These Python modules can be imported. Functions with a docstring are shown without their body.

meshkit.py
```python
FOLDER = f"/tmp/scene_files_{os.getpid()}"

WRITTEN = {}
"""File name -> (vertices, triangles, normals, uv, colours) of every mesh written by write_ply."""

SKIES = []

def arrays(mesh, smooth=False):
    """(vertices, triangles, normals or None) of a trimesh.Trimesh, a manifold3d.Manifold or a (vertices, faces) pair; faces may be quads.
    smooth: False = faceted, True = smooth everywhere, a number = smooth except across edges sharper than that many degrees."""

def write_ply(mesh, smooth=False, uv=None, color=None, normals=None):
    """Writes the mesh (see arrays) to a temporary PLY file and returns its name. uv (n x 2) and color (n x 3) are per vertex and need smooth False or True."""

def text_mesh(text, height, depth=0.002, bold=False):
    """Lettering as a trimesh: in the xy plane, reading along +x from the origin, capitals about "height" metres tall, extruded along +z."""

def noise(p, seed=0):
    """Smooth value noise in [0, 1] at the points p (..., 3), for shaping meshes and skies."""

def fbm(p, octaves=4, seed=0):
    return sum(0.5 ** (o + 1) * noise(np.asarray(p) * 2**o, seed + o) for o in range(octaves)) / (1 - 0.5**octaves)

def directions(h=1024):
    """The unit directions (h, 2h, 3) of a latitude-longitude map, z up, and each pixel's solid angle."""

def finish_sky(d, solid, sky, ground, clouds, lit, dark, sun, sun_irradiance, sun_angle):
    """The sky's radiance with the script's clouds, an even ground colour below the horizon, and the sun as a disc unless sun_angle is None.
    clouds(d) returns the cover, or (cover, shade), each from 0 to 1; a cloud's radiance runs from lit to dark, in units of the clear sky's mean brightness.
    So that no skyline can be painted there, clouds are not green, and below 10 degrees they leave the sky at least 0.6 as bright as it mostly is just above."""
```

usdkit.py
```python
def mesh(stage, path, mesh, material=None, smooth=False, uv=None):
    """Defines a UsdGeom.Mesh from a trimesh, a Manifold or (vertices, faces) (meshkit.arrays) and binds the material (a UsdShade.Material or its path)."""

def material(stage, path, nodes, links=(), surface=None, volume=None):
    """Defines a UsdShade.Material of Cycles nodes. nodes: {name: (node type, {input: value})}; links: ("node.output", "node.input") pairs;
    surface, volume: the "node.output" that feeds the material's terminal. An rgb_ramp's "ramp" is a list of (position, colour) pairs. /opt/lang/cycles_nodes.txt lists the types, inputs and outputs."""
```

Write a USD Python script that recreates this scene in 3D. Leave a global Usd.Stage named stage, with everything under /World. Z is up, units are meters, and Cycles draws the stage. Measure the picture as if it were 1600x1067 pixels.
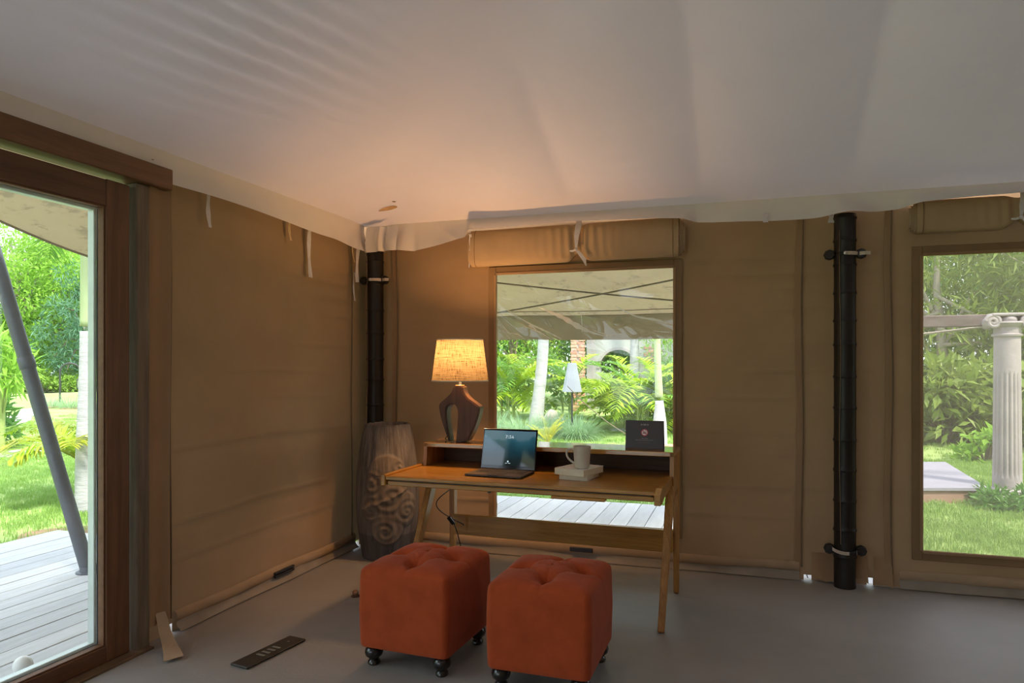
import math, random
import numpy as np, trimesh, usdkit, meshkit
import manifold3d as m3
from shapely.geometry import Polygon, Point, box as sbox
from shapely.ops import unary_union
from pxr import Usd, UsdGeom, UsdLux, UsdShade, Gf, Sdf, Vt

stage = Usd.Stage.CreateInMemory()
UsdGeom.SetStageUpAxis(stage, 'Z')
UsdGeom.SetStageMetersPerUnit(stage, 1.0)
UsdGeom.Xform.Define(stage, '/World')
random.seed(7)
R = np.random.default_rng(7)
PI = math.pi

# ------------------------------------------------------------------ camera, sky, sun, exposure
cam = UsdGeom.Camera.Define(stage, '/World/camera')
cam.AddTranslateOp().Set(Gf.Vec3d(0, 0, 1.5))
cam.AddRotateXYZOp().Set(Gf.Vec3f(90, 0, 18.0))
cam.CreateHorizontalApertureAttr(36.0)
cam.CreateFocalLengthAttr(36.0 * 1110 / 1600)
cam.CreateVerticalApertureOffsetAttr(36.0 * 36.5 / 1600)
cam.CreateHorizontalApertureOffsetAttr(0.0)
cam.CreateFStopAttr(0.0)
cam.CreateClippingRangeAttr(Gf.Vec2f(0.05, 1000))
cam.CreateExposureAttr(0.0)

sky = UsdLux.DomeLight.Define(stage, '/World/sky')
sky.CreateIntensityAttr(1.0)
sky.CreateColorAttr(Gf.Vec3f(.84, .94, 1.10))

sun = UsdLux.DistantLight.Define(stage, '/World/sun')
sun.CreateIntensityAttr(100.0)
sun.CreateAngleAttr(9.0)
sun.CreateColorAttr(Gf.Vec3f(1.0, 0.95, 0.84))
sun.AddRotateXYZOp().Set(Gf.Vec3f(22, 32, 0))

# ------------------------------------------------------------------ naming and mesh helpers
used = {}


def numbered(parent, name):
    k = (str(parent), name)
    n = used.get(k, 0)
    used[k] = n + 1
    return f'{parent}/{name}' if n == 0 else f'{parent}/{name}_{n:03d}'


def tag(o, label=None, cat=None, group=None, kind=None):
    p = o.GetPrim() if hasattr(o, 'GetPrim') else o
    for k, v in (('label', label), ('category', cat), ('group', group), ('kind', kind)):
        if v:
            p.SetCustomDataByKey(k, v)
    return p


def thing(name, label, cat, loc=(0, 0, 0), rz=0.0, group=None, kind=None, scale=1.0):
    x = UsdGeom.Xform.Define(stage, numbered('/World', name))
    x.AddTranslateOp().Set(Gf.Vec3d(*map(float, loc)))
    x.AddRotateZOp().Set(float(rz))
    x.AddScaleOp().Set(Gf.Vec3f(*([scale] * 3 if np.ndim(scale) == 0 else scale)))
    tag(x, label, cat, group, kind)
    return x


def part(parent, name, mesh, mat, smooth=False, label=None, kind=None):
    base = '/World' if parent is None else str(parent.GetPath())
    m = usdkit.mesh(stage, numbered(base, name), mesh, mat, smooth)
    tag(m, label, None, None, kind)
    return m


def solo(name, mesh, mat, label, cat, smooth=False, group=None, kind=None):
    m = part(None, name, mesh, mat, smooth)
    tag(m, label, cat, group, kind)
    return m


def copy(src, name, loc, rz=0.0, scale=1.0, label=None, cat=None, group=None):
    x = UsdGeom.Xform.Define(stage, numbered('/World', name))
    x.GetPrim().GetReferences().AddInternalReference(src.GetPath())
    x.GetPrim().SetInstanceable(True)
    ops = {o.GetOpName(): o for o in UsdGeom.Xformable(x).GetOrderedXformOps()}
    ops['xformOp:translate'].Set(Gf.Vec3d(*map(float, loc)))
    ops['xformOp:rotateZ'].Set(float(rz))
    ops['xformOp:scale'].Set(Gf.Vec3f(*([scale] * 3 if np.ndim(scale) == 0 else scale)))
    tag(x, label, cat, group)
    return x


def cat_(*ms):
    return trimesh.util.concatenate([m for m in ms])


def cbox(sx, sy, sz, c=(0, 0, 0), b=0.003):
    """chamfered box centred on c"""
    b = min(b, sx * .45, sy * .45, sz * .45)
    h = np.array([sx, sy, sz]) / 2
    pts = []
    for s in np.ndindex(2, 2, 2):
        sg = np.array(s) * 2 - 1
        for k in range(3):
            q = h - b
            q[k] = h[k]
            pts.append(sg * q)
    m = trimesh.convex.convex_hull(np.array(pts))
    m.apply_translation(c)
    return m


def box2(x0, x1, y0, y1, z0, z1, b=0.003):
    return cbox(abs(x1 - x0), abs(y1 - y0), abs(z1 - z0), ((x0 + x1) / 2, (y0 + y1) / 2, (z0 + z1) / 2), b)


def bar(p0, p1, w, h, side=(1, 0, 0), b=0.003, w1=None, h1=None):
    """bar from p0 to p1; w along 'side', h across; optional taper"""
    p0, p1 = np.array(p0, float), np.array(p1, float)
    d = p1 - p0
    L = np.linalg.norm(d)
    d /= L
    s = np.array(side, float)
    s -= d * (s @ d)
    s /= np.linalg.norm(s)
    u = np.cross(d, s)
    w1, h1 = w1 or w, h1 or h
    pts = []
    for (o, ww, hh) in ((p0, w, h), (p1, w1, h1)):
        e = d * b * (1 if o is p0 else -1)
        for a in (-1, 1):
            for c in (-1, 1):
                pts.append(o + s * a * (ww / 2 - b) + u * c * (hh / 2 - b))
                pts.append(o + e + s * a * (ww / 2) + u * c * (hh / 2 - b))
                pts.append(o + e + s * a * (ww / 2 - b) + u * c * (hh / 2))
    return trimesh.convex.convex_hull(np.array(pts))


def tube(path, r, n=10, cap=True):
    path = np.array(path, float)
    N = len(path)
    r = np.broadcast_to(np.asarray(r, float), (N,))
    t = np.gradient(path, axis=0)
    t /= np.linalg.norm(t, axis=1, keepdims=True)
    up = np.array([0, 0, 1.0]) if abs(t[0][2]) < .9 else np.array([1.0, 0, 0])
    v = []
    for i in range(N):
        s = np.cross(t[i], up)
        s /= np.linalg.norm(s)
        u = np.cross(s, t[i])
        up = u
        a = np.arange(n) * 2 * PI / n
        v.append(path[i] + r[i] * (np.cos(a)[:, None] * s + np.sin(a)[:, None] * u))
    v = np.vstack(v)
    f = []
    for i in range(N - 1):
        for j in range(n):
            a, b_ = i * n + j, i * n + (j + 1) % n
            f += [[a, b_, b_ + n], [a, b_ + n, a + n]]
    if cap:
        v = np.vstack([v, path[0], path[-1]])
        for j in range(n):
            f += [[(j + 1) % n, j, N * n], [(N - 1) * n + j, (N - 1) * n + (j + 1) % n, N * n + 1]]
    m = trimesh.Trimesh(v, np.array(f)[:, ::-1], process=False)
    return m


def lathe(prof, n=40, c=(0, 0, 0)):
    prof = np.array(prof, float)
    a = np.arange(n) * 2 * PI / n
    v = np.stack([np.outer(np.cos(a), prof[:, 0]), np.outer(np.sin(a), prof[:, 0]), np.broadcast_to(prof[:, 1], (n, len(prof)))], -1).reshape(-1, 3)
    k = len(prof)
    f = []
    for i in range(n):
        for j in range(k - 1):
            a0, b0 = i * k + j, ((i + 1) % n) * k + j
            f += [[a0, b0, b0 + 1], [a0, b0 + 1, a0 + 1]]
    m = trimesh.Trimesh(v, f, process=False)
    m.merge_vertices()
    m.update_faces(m.nondegenerate_faces())
    m.apply_translation(c)
    return m


def grid(us, vs, fn, keep=None):
    """surface fn(u, v) -> (..., 3) sampled on us x vs; keep(u, v) -> bool for cell centres"""
    us, vs = np.asarray(us, float), np.asarray(vs, float)
    U, V = np.meshgrid(us, vs, indexing='ij')
    P = fn(U, V).reshape(-1, 3)
    nu, nv = len(us), len(vs)
    i, j = np.meshgrid(np.arange(nu - 1), np.arange(nv - 1), indexing='ij')
    if keep is not None:
        k = keep((us[:-1] + us[1:])[i] / 2, (vs[:-1] + vs[1:])[j] / 2)
        i, j = i[k], j[k]
    i, j = i.ravel(), j.ravel()
    a = i * nv + j
    f = np.vstack([np.stack([a, a + nv, a + nv + 1], 1), np.stack([a, a + nv + 1, a + 1], 1)])
    m = trimesh.Trimesh(P, f, process=False)
    m.remove_unreferenced_vertices()
    return m


def extrude(poly, depth, b=0.0):
    """shapely polygon in xz-plane (x, z) extruded along y, centred on y = 0"""
    m = trimesh.creation.extrude_polygon(poly, depth)
    v = m.vertices.copy()
    m.vertices = np.stack([v[:, 0], v[:, 2] - depth / 2, v[:, 1]], 1)
    m.faces = m.faces[:, ::-1]
    return m


def ribbon(path, w, side, th=0.0016):
    """flat strap along a path; 'side' is the width direction (constant or per point)"""
    path = np.array(path, float)
    N = len(path)
    side = np.broadcast_to(np.array(side, float), (N, 3))
    side = side / np.linalg.norm(side, axis=1, keepdims=True)
    w = np.broadcast_to(np.asarray(w, float), (N,))[:, None]
    t = np.gradient(path, axis=0)
    n = np.cross(t, side)
    n /= np.maximum(np.linalg.norm(n, axis=1, keepdims=True), 1e-9)
    q = np.stack([path - side * w / 2 - n * th / 2, path + side * w / 2 - n * th / 2, path + side * w / 2 + n * th / 2, path - side * w / 2 + n * th / 2], 1).reshape(-1, 3)
    f = []
    for i in range(N - 1):
        for j in range(4):
            a, b_ = i * 4 + j, i * 4 + (j + 1) % 4
            f += [[a, b_, b_ + 4], [a, b_ + 4, a + 4]]
    f += [[2, 1, 0], [3, 2, 0], [(N - 1) * 4, (N - 1) * 4 + 1, (N - 1) * 4 + 2], [(N - 1) * 4, (N - 1) * 4 + 2, (N - 1) * 4 + 3]]
    m = trimesh.Trimesh(q, f, process=False)
    m.fix_normals()
    return m


def place(m, loc=(0, 0, 0), rz=0.0, rx=0.0, ry=0.0):
    m = m.copy()
    if rx:
        m.apply_transform(trimesh.transformations.rotation_matrix(math.radians(rx), [1, 0, 0]))
    if ry:
        m.apply_transform(trimesh.transformations.rotation_matrix(math.radians(ry), [0, 1, 0]))
    if rz:
        m.apply_transform(trimesh.transformations.rotation_matrix(math.radians(rz), [0, 0, 1]))
    m.apply_translation(loc)
    return m


def gauss(d, s):
    return np.exp(-(d / s) ** 2)


def sstep(a, b, x):
    t = np.clip((x - a) / (b - a), 0, 1)
    return t * t * (3 - 2 * t)


# ------------------------------------------------------------------ materials
L = '/World/Looks'
UsdGeom.Scope.Define(stage, L)


def pbr(name, col, rough=.6, var=.15, vs=6, stretch=(1, 1, 1), bump=0.0, bs=60, bstretch=None, spec=.5, metal=0.0, transl=0.0, tcol=None, col2=None, coat=0.0, sheen=0.0, detail=4, dist=0.0, wear=None):
    c = np.array(col, float)
    lo, hi = c * (1 - var), np.minimum(c * (1 + var), .95)
    if col2 is not None:
        lo, hi = c, np.array(col2, float)
    n = {'tc': ('texture_coordinate', {}),
         'mp': ('mapping', {'scale': stretch}),
         'nz': ('noise_texture', {'scale': vs, 'detail': detail, 'roughness': .6, 'distortion': dist}),
         'rp': ('rgb_ramp', {'ramp': [(.3, lo), (.7, hi)]}),
         'p': ('principled_bsdf', {'roughness': rough, 'specular_ior_level': spec, 'metallic': metal, 'coat_weight': coat, 'sheen_weight': sheen})}
    k = [('tc.object', 'mp.vector'), ('mp.vector', 'nz.vector'), ('nz.fac', 'rp.fac')]
    src = 'rp.color'
    if wear is not None:                       # blotches of another colour: (scale, threshold, colour)
        n['wn'] = ('noise_texture', {'scale': wear[0], 'detail': 5.0, 'roughness': .7})
        n['wr'] = ('rgb_ramp', {'ramp': [(wear[1], (0, 0, 0)), (wear[1] + .08, (1, 1, 1))]})
        n['wx'] = ('mix_color', {'b': wear[2]})
        k += [('tc.object', 'wn.vector'), ('wn.fac', 'wr.fac'), ('wr.color', 'wx.fac'), (src, 'wx.a')]
        src = 'wx.result'
    k.append((src, 'p.base_color'))
    if bump:
        n['bm'] = ('mapping', {'scale': bstretch or stretch})
        n['bn'] = ('noise_texture', {'scale': bs, 'detail': 3.0, 'roughness': .6})
        n['bp'] = ('bump', {'strength': 1.0, 'distance': bump})
        k += [('tc.object', 'bm.vector'), ('bm.vector', 'bn.vector'), ('bn.fac', 'bp.height'), ('bp.normal', 'p.normal')]
    surf = 'p.BSDF'
    if transl:
        n['tr'] = ('translucent_bsdf', {'color': tcol if tcol is not None else col})
        n['mx'] = ('mix_closure', {'fac': transl})
        if tcol is None:
            k.append((src, 'tr.color'))
        if bump:
            k.append(('bp.normal', 'tr.normal'))
        k += [('p.BSDF', 'mx.closure1'), ('tr.BSDF', 'mx.closure2')]
        surf = 'mx.closure'
    return usdkit.material(stage, f'{L}/{name}', n, k, surface=surf)


def wood(name, dark, light, axis=0, scale=7.0, rough=.4, spec=.5, coat=0.0, bump=.0006):
    st = [14.0, 14.0, 14.0]
    st[axis] = .9
    n = {'tc': ('texture_coordinate', {}), 'mp': ('mapping', {'scale': st}),
         'n1': ('noise_texture', {'scale': scale * .35, 'detail': 6.0, 'roughness': .65, 'distortion': .4}),
         'n2': ('noise_texture', {'scale': scale * 3, 'detail': 3.0}),
         'r1': ('rgb_ramp', {'ramp': [(.3, dark), (.5, tuple((np.array(dark) + np.array(light)) / 2)), (.7, light)]}),
         'mx': ('mix_color', {'blend_type': 'multiply', 'fac': .35}),
         'bp': ('bump', {'strength': 1.0, 'distance': bump}),
         'p': ('principled_bsdf', {'roughness': rough, 'specular_ior_level': spec, 'coat_weight': coat, 'coat_roughness': .06 if coat > .5 else .15})}
    k = [('tc.object', 'mp.vector'), ('mp.vector', 'n1.vector'), ('mp.vector', 'n2.vector'), ('n1.fac', 'r1.fac'), ('r1.color', 'mx.a'), ('n2.color', 'mx.b'),
         ('mx.result', 'p.base_color'), ('n1.fac', 'bp.height'), ('bp.normal', 'p.normal')]
    return usdkit.material(stage, f'{L}/{name}', n, k, surface='p.BSDF')


def leafmat(name, cols, transl=.4, rough=.45, spec=.4):
    """leaves: one tone for each separate leaf, light coming through"""
    n = {'g': ('geometry', {}), 'rp': ('rgb_ramp', {'ramp': [(i / (len(cols) - 1), c) for i, c in enumerate(cols)]}),
         'p': ('principled_bsdf', {'roughness': rough, 'specular_ior_level': spec}), 'tr': ('translucent_bsdf', {}), 'mx': ('mix_closure', {'fac': transl})}
    k = [('g.random_per_island', 'rp.fac'), ('rp.color', 'p.base_color'), ('rp.color', 'tr.color'), ('p.BSDF', 'mx.closure1'), ('tr.BSDF', 'mx.closure2')]
    return usdkit.material(stage, f'{L}/{name}', n, k, surface='mx.closure')


def pane(name, milky, tint, rough=.03, bump=0.0, bs=3.0, ior=1.45, mcol=(.8, .8, .8), bstretch=(1, 1, 1)):
    """clear sheet: see-through, with a reflection by angle and a little milky scatter"""
    n = {'t': ('transparent_bsdf', {'color': tint}), 'd': ('diffuse_bsdf', {'color': mcol}), 'dt': ('translucent_bsdf', {'color': mcol}), 'md': ('mix_closure', {'fac': .5}),
         'g': ('glossy_bsdf', {'roughness': rough, 'color': (1, 1, 1)}), 'lw': ('layer_weight', {}), 'pw': ('math', {'math_type': 'power', 'value2': 5.0}), 'f': ('math', {'math_type': 'multiply_add', 'value2': .9, 'value3': ((ior - 1) / (ior + 1)) ** 2}),
         'm1': ('mix_closure', {'fac': milky}), 'm2': ('mix_closure', {})}
    k = [('d.BSDF', 'md.closure1'), ('dt.BSDF', 'md.closure2'), ('t.BSDF', 'm1.closure1'), ('md.closure', 'm1.closure2'), ('lw.facing', 'pw.value1'), ('pw.value', 'f.value1'), ('f.value', 'm2.fac'), ('m1.closure', 'm2.closure1'), ('g.BSDF', 'm2.closure2')]
    if bump:
        n |= {'tc': ('texture_coordinate', {}), 'mp': ('mapping', {'scale': bstretch}), 'bn': ('noise_texture', {'scale': bs, 'detail': 2.0}), 'bp': ('bump', {'strength': 1.0, 'distance': bump})}
        k += [('tc.object', 'mp.vector'), ('mp.vector', 'bn.vector'), ('bn.fac', 'bp.height'), ('bp.normal', 'g.normal')]
    return usdkit.material(stage, f'{L}/{name}', n, k, surface='m2.closure')


def glow(name, col, strength):
    return usdkit.material(stage, f'{L}/{name}', {'e': ('emission', {'color': col, 'strength': strength})}, surface='e.emission')


M = {}
M['canvas'] = pbr('canvas', (.365, .231, .131), .85, .07, 2.2, bump=.0008, bs=260, spec=.2, transl=.06)
M['canvas_dark'] = pbr('canvas_dark', (.25, .160, .085), .85, .08, 3, bump=.0006, bs=260, spec=.2)
M['canvas_roll'] = pbr('canvas_roll', (.44, .310, .188), .8, .06, 3, bump=.0010, bs=180, spec=.25)
M['hem'] = pbr('hem', (.41, .29, .185), .8, .10, 4, bump=.0008, bs=200, spec=.2)
M['skirt'] = pbr('skirt', (.30, .255, .21), .8, .12, 5, bump=.0008, bs=160, spec=.2)
M['liner'] = pbr('liner', (.73, .672, .66), .85, .03, 1.6, bump=.0006, bs=220, spec=.15, transl=.030, tcol=(.76, .71, .75))
M['valance'] = pbr('valance', (.76, .71, .66), .85, .03, 3, bump=.0006, bs=220, spec=.15, transl=.08, tcol=(.76, .70, .64))
M['stain'] = pbr('stain', (.62, .44, .27), .9, .2, 14, spec=.1)
M['tie'] = pbr('tie', (.78, .74, .76), .7, .06, 30, spec=.2, transl=.2)
M['tie_tan'] = pbr('tie_tan', (.62, .45, .25), .7, .06, 30, spec=.2)
M['piping'] = pbr('piping', (.20, .135, .08), .8, .1, 20)
M['floor'] = pbr('floor', (.31, .288, .27), .5, .10, 1.3, bump=.0010, bs=55, spec=.35, wear=(7, .70, (.23, .205, .185)))
M['post'] = pbr('post', (.014, .010, .008), .42, .4, 9, (1, 1, .3), bump=.0015, bs=24, bstretch=(1, 1, .3), spec=.4, wear=(26, .72, (.10, .085, .07)))
M['black_metal'] = pbr('black_metal', (.018, .015, .013), .4, .2, 20, spec=.5)
M['strap'] = pbr('strap', (.56, .46, .38), .6, .1, 60, bump=.0006, bs=300)
M['steel'] = pbr('steel', (.6, .57, .53), .3, .1, 20, metal=1.0)
M['oak_x'] = wood('oak_x', (.36, .148, .020), (.62, .305, .055), 0, 7, .30, .5, .35)
M['oak_gloss'] = wood('oak_gloss', (.36, .148, .020), (.62, .305, .055), 0, 7, .14, .6, 1.0, .00003)
M['oak_shadow'] = wood('oak_shadow', (.06, .022, .006), (.12, .045, .012), 0, 7, .5, .3)  # near-black oak: the shade under the shelf is put into its colour
M['oak_y'] = wood('oak_y', (.36, .148, .020), (.62, .305, .055), 1, 7, .30, .5, .35)
M['oak_z'] = wood('oak_z', (.36, .145, .032), (.64, .315, .085), 2, 7, .4, .5, .1)
M['door_y'] = wood('door_y', (.115, .046, .022), (.215, .098, .048), 1, 5, .5, .4)
M['door_z'] = wood('door_z', (.135, .056, .028), (.245, .112, .055), 2, 5, .5, .4)
M['lintel'] = wood('lintel', (.17, .078, .035), (.28, .135, .062), 1, 5, .55, .4)
M['jamb'] = wood('jamb', (.155, .11, .075), (.285, .215, .15), 2, 5, .6, .3)
M['sill_y'] = wood('sill_y', (.125, .075, .045), (.24, .15, .09), 1, 5, .6, .3)
M['alu'] = pbr('alu', (.62, .68, .66), .35, .08, 8, metal=.25)
M['gasket'] = pbr('gasket', (.02, .022, .03), .5, .1, 8)
M['glass'] = pane('glass', .02, (.97, .99, .98), .01)
M['film'] = pane('film', .075, (.97, .985, .96), .05, .0025, 2.5, 1.5, (.88, .88, .85), (1, 1, 1.6))
M['crease_glint'] = pane('crease_glint', .46, (.97, .97, .97), .12, .003, 30.0, 1.9, (.88, .86, .90))  # milky white paints reflected glints onto the film's creases
M['screen_film'] = pane('screen_film', .40, (.88, .84, .80), .18, .003, 3.0, 1.4, (.42, .335, .305))
M['velvet'] = pbr('velvet', (.37, .063, .017), .85, .14, 9, bump=.0010, bs=190, spec=.12, sheen=.10, wear=(46, .66, (.44, .090, .028)))
M['button'] = pbr('button', (.34, .066, .022), .85, .1, 30, spec=.15, sheen=.3)
M['ebony'] = pbr('ebony', (.013, .010, .009), .22, .2, 8, spec=.5, coat=.4)
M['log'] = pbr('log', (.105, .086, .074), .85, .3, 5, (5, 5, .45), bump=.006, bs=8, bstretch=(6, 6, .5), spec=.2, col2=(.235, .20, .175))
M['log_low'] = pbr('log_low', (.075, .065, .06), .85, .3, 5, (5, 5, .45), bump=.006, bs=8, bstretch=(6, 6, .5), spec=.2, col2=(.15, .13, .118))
M['carving'] = pbr('carving', (.135, .10, .075), .85, .2, 5, (3, 3, .7), bump=.003, bs=11, bstretch=(5, 5, .7), spec=.2, col2=(.25, .195, .15))
M['lamp_wood'] = wood('lamp_wood', (.055, .027, .018), (.15, .075, .046), 2, 4, .45, .25, .0)
M['lamp_top'] = wood('lamp_top', (.30, .12, .05), (.5, .22, .10), 0, 4, .4, .5, .2)
M['laptop'] = pbr('laptop', (.045, .036, .034), .38, .1, 12, metal=.5)
M['keys'] = pbr('keys', (.022, .018, .017), .5, .1, 40)
M['deck_panel'] = pbr('deck_panel', (.10, .075, .065), .42, .08, 20, metal=.4)
M['bezel'] = pbr('bezel', (.006, .006, .008), .08, .1, 20, spec=.6)
M['cream'] = pbr('cream', (.68, .60, .47), .6, .06, 20, bump=.0004, bs=200)
M['book_top'] = pbr('book_top', (.80, .78, .76), .3, .03, 20, spec=.5)
M['paper'] = pbr('paper', (.78, .68, .50), .8, .10, 80, (.1, .1, 14))
M['mug'] = pbr('mug', (.56, .50, .42), .3, .06, 14, spec=.5, wear=(60, .70, (.38, .30, .22)))
M['card'] = pbr('card', (.040, .027, .024), .35, .1, 6, spec=.5)
M['print_grey'] = pbr('print_grey', (.25, .235, .22), .6, .05, 6)
M['print_dim'] = pbr('print_dim', (.115, .09, .085), .6, .05, 6)
M['print_white'] = pbr('print_white', (.80, .68, .70), .5, .05, 6)
M['print_red'] = pbr('print_red', (.40, .025, .055), .5, .05, 6)
M['plug'] = pbr('plug', (.012, .011, .011), .4, .1, 9)
M['vent'] = pbr('vent', (.058, .050, .044), .45, .15, 14, metal=.4)
M['vent_slot'] = pbr('vent_slot', (.24, .235, .205), .5, .1, 14, metal=.4)
M['plank'] = pbr('plank', (.53, .53, .545), .7, .10, 4, (9, .7, 9), bump=.0010, bs=9, bstretch=(30, 1, 30), spec=.3)
M['plank2'] = pbr('plank2', (.48, .48, .495), .7, .10, 4, (9, .7, 9), bump=.0010, bs=9, bstretch=(30, 1, 30), spec=.3)
M['plank3'] = pbr('plank3', (.57, .565, .575), .7, .10, 4, (9, .7, 9), bump=.0010, bs=9, bstretch=(30, 1, 30), spec=.3)
M['joist'] = pbr('joist', (.06, .055, .05), .8)
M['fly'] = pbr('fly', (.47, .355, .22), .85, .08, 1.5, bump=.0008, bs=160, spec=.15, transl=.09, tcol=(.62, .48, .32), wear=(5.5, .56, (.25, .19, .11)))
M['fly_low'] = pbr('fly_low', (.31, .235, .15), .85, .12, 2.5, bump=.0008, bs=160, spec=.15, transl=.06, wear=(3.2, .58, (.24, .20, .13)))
M['fly_seam'] = pbr('fly_seam', (.25, .20, .125), .85, .15, 6)
M['rope'] = pbr('rope', (.14, .105, .065), .9, .2, 40)
M['pole'] = pbr('pole', (.105, .11, .13), .5, .12, 5, metal=.25)
M['lawn'] = pbr('lawn', (.32, .42, .14), .95, .25, 1.1, spec=.1, wear=(3.2, .64, (.36, .36, .16)))
M['soil'] = pbr('soil', (.30, .19, .11), .95, .3, 3, bump=.02, bs=14, wear=(5, .55, (.22, .25, .08)))
M['redsoil'] = pbr('redsoil', (.50, .22, .11), .95, .2, 3, bump=.02, bs=14)
M['sand'] = pbr('sand', (.66, .55, .40), .95, .15, 2, bump=.01, bs=24, wear=(3, .60, (.40, .42, .2)))
M['stone'] = pbr('stone', (.50, .47, .44), .8, .12, 4, bump=.006, bs=12)
M['road'] = pbr('road', (.60, .59, .56), .9, .08, .6)
M['boulder'] = pbr('boulder', (.45, .39, .335), .9, .2, 4, bump=.02, bs=5)
M['redstone'] = pbr('redstone', (.58, .22, .16), .8, .2, 5)
M['brick'] = pbr('brick', (.56, .27, .19), .85, .2, 9, bump=.004, bs=30)
M['brick2'] = pbr('brick2', (.66, .38, .27), .85, .2, 9, bump=.004, bs=30)
M['mortar'] = pbr('mortar', (.5, .46, .42), .9, .1, 9)
M['plaster'] = pbr('plaster', (.44, .44, .42), .9, .15, 1.2, spec=.2, wear=(1.4, .62, (.33, .32, .29)))
M['column'] = pbr('column', (.40, .36, .355), .85, .14, 3, bump=.006, bs=18, wear=(6, .64, (.27, .24, .23)))
M['platform'] = pbr('platform', (.33, .32, .37), .6, .06, 3, spec=.4)
M['platform_side'] = pbr('platform_side', (.40, .25, .19), .8, .12, 4)
M['beam'] = wood('beam', (.16, .125, .11), (.30, .245, .22), 0, 4, .8, .2)
M['palm_trunk'] = pbr('palm_trunk', (.40, .39, .40), .85, .15, 3, (1, 1, 4), bump=.01, bs=7, bstretch=(1, 1, 5), wear=(5, .62, (.27, .26, .25)))
M['crownshaft'] = pbr('crownshaft', (.33, .39, .20), .5, .12, 4, (1, 1, .3))
M['bark'] = pbr('bark', (.21, .165, .125), .9, .3, 4, (2, 2, .5), bump=.02, bs=8)
M['bark_pale'] = pbr('bark_pale', (.42, .38, .33), .9, .2, 4, (2, 2, .5), bump=.02, bs=8)
M['stem'] = pbr('stem', (.30, .36, .10), .6, .2, 6)
M['shade_white'] = pbr('shade_white', (.40, .41, .475), .6, .03, 6, transl=.1)
M['iron'] = pbr('iron', (.03, .03, .032), .5, .1, 9)
M['lantern_glass'] = pane('lantern_glass', .15, (.95, .97, .95), .05)
M['white'] = pbr('white', (.8, .8, .78), .4, .03, 9)
M['palm_bright'] = leafmat('palm_bright', [(.42, .58, .03), (.60, .72, .04), (.76, .78, .05), (.86, .74, .05)], .45, .4)
M['palm_green'] = leafmat('palm_green', [(.16, .34, .05), (.28, .48, .06), (.44, .60, .09)], .4, .4)
M['palm_yellow'] = leafmat('palm_yellow', [(.50, .52, .05), (.68, .62, .06), (.74, .58, .05)], .45, .4)
M['grass_tall'] = leafmat('grass_tall', [(.30, .46, .24), (.44, .60, .32), (.60, .72, .46)], .35, .5)
M['lawn_blades'] = leafmat('lawn_blades', [(.28, .44, .10), (.44, .60, .17), (.62, .72, .28)], .4, .6)
M['leaf_light'] = leafmat('leaf_light', [(.32, .54, .07), (.50, .68, .10), (.68, .76, .18)], .5, .45)
M['leaf_mid'] = leafmat('leaf_mid', [(.14, .32, .06), (.24, .46, .09), (.38, .60, .14)], .4, .45)
M['leaf_dark'] = leafmat('leaf_dark', [(.035, .10, .03), (.07, .17, .05), (.12, .24, .08)], .35, .4)
M['leaf_blue'] = leafmat('leaf_blue', [(.12, .26, .15), (.20, .37, .22), (.32, .48, .31)], .35, .5)
M['leaf_croton'] = leafmat('leaf_croton', [(.24, .40, .05), (.55, .55, .06), (.66, .46, .07)], .4, .4)
M['leaf_pale'] = leafmat('leaf_pale', [(.26, .36, .07), (.46, .52, .14), (.66, .68, .40), (.85, .83, .78)], .35, .35)
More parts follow.
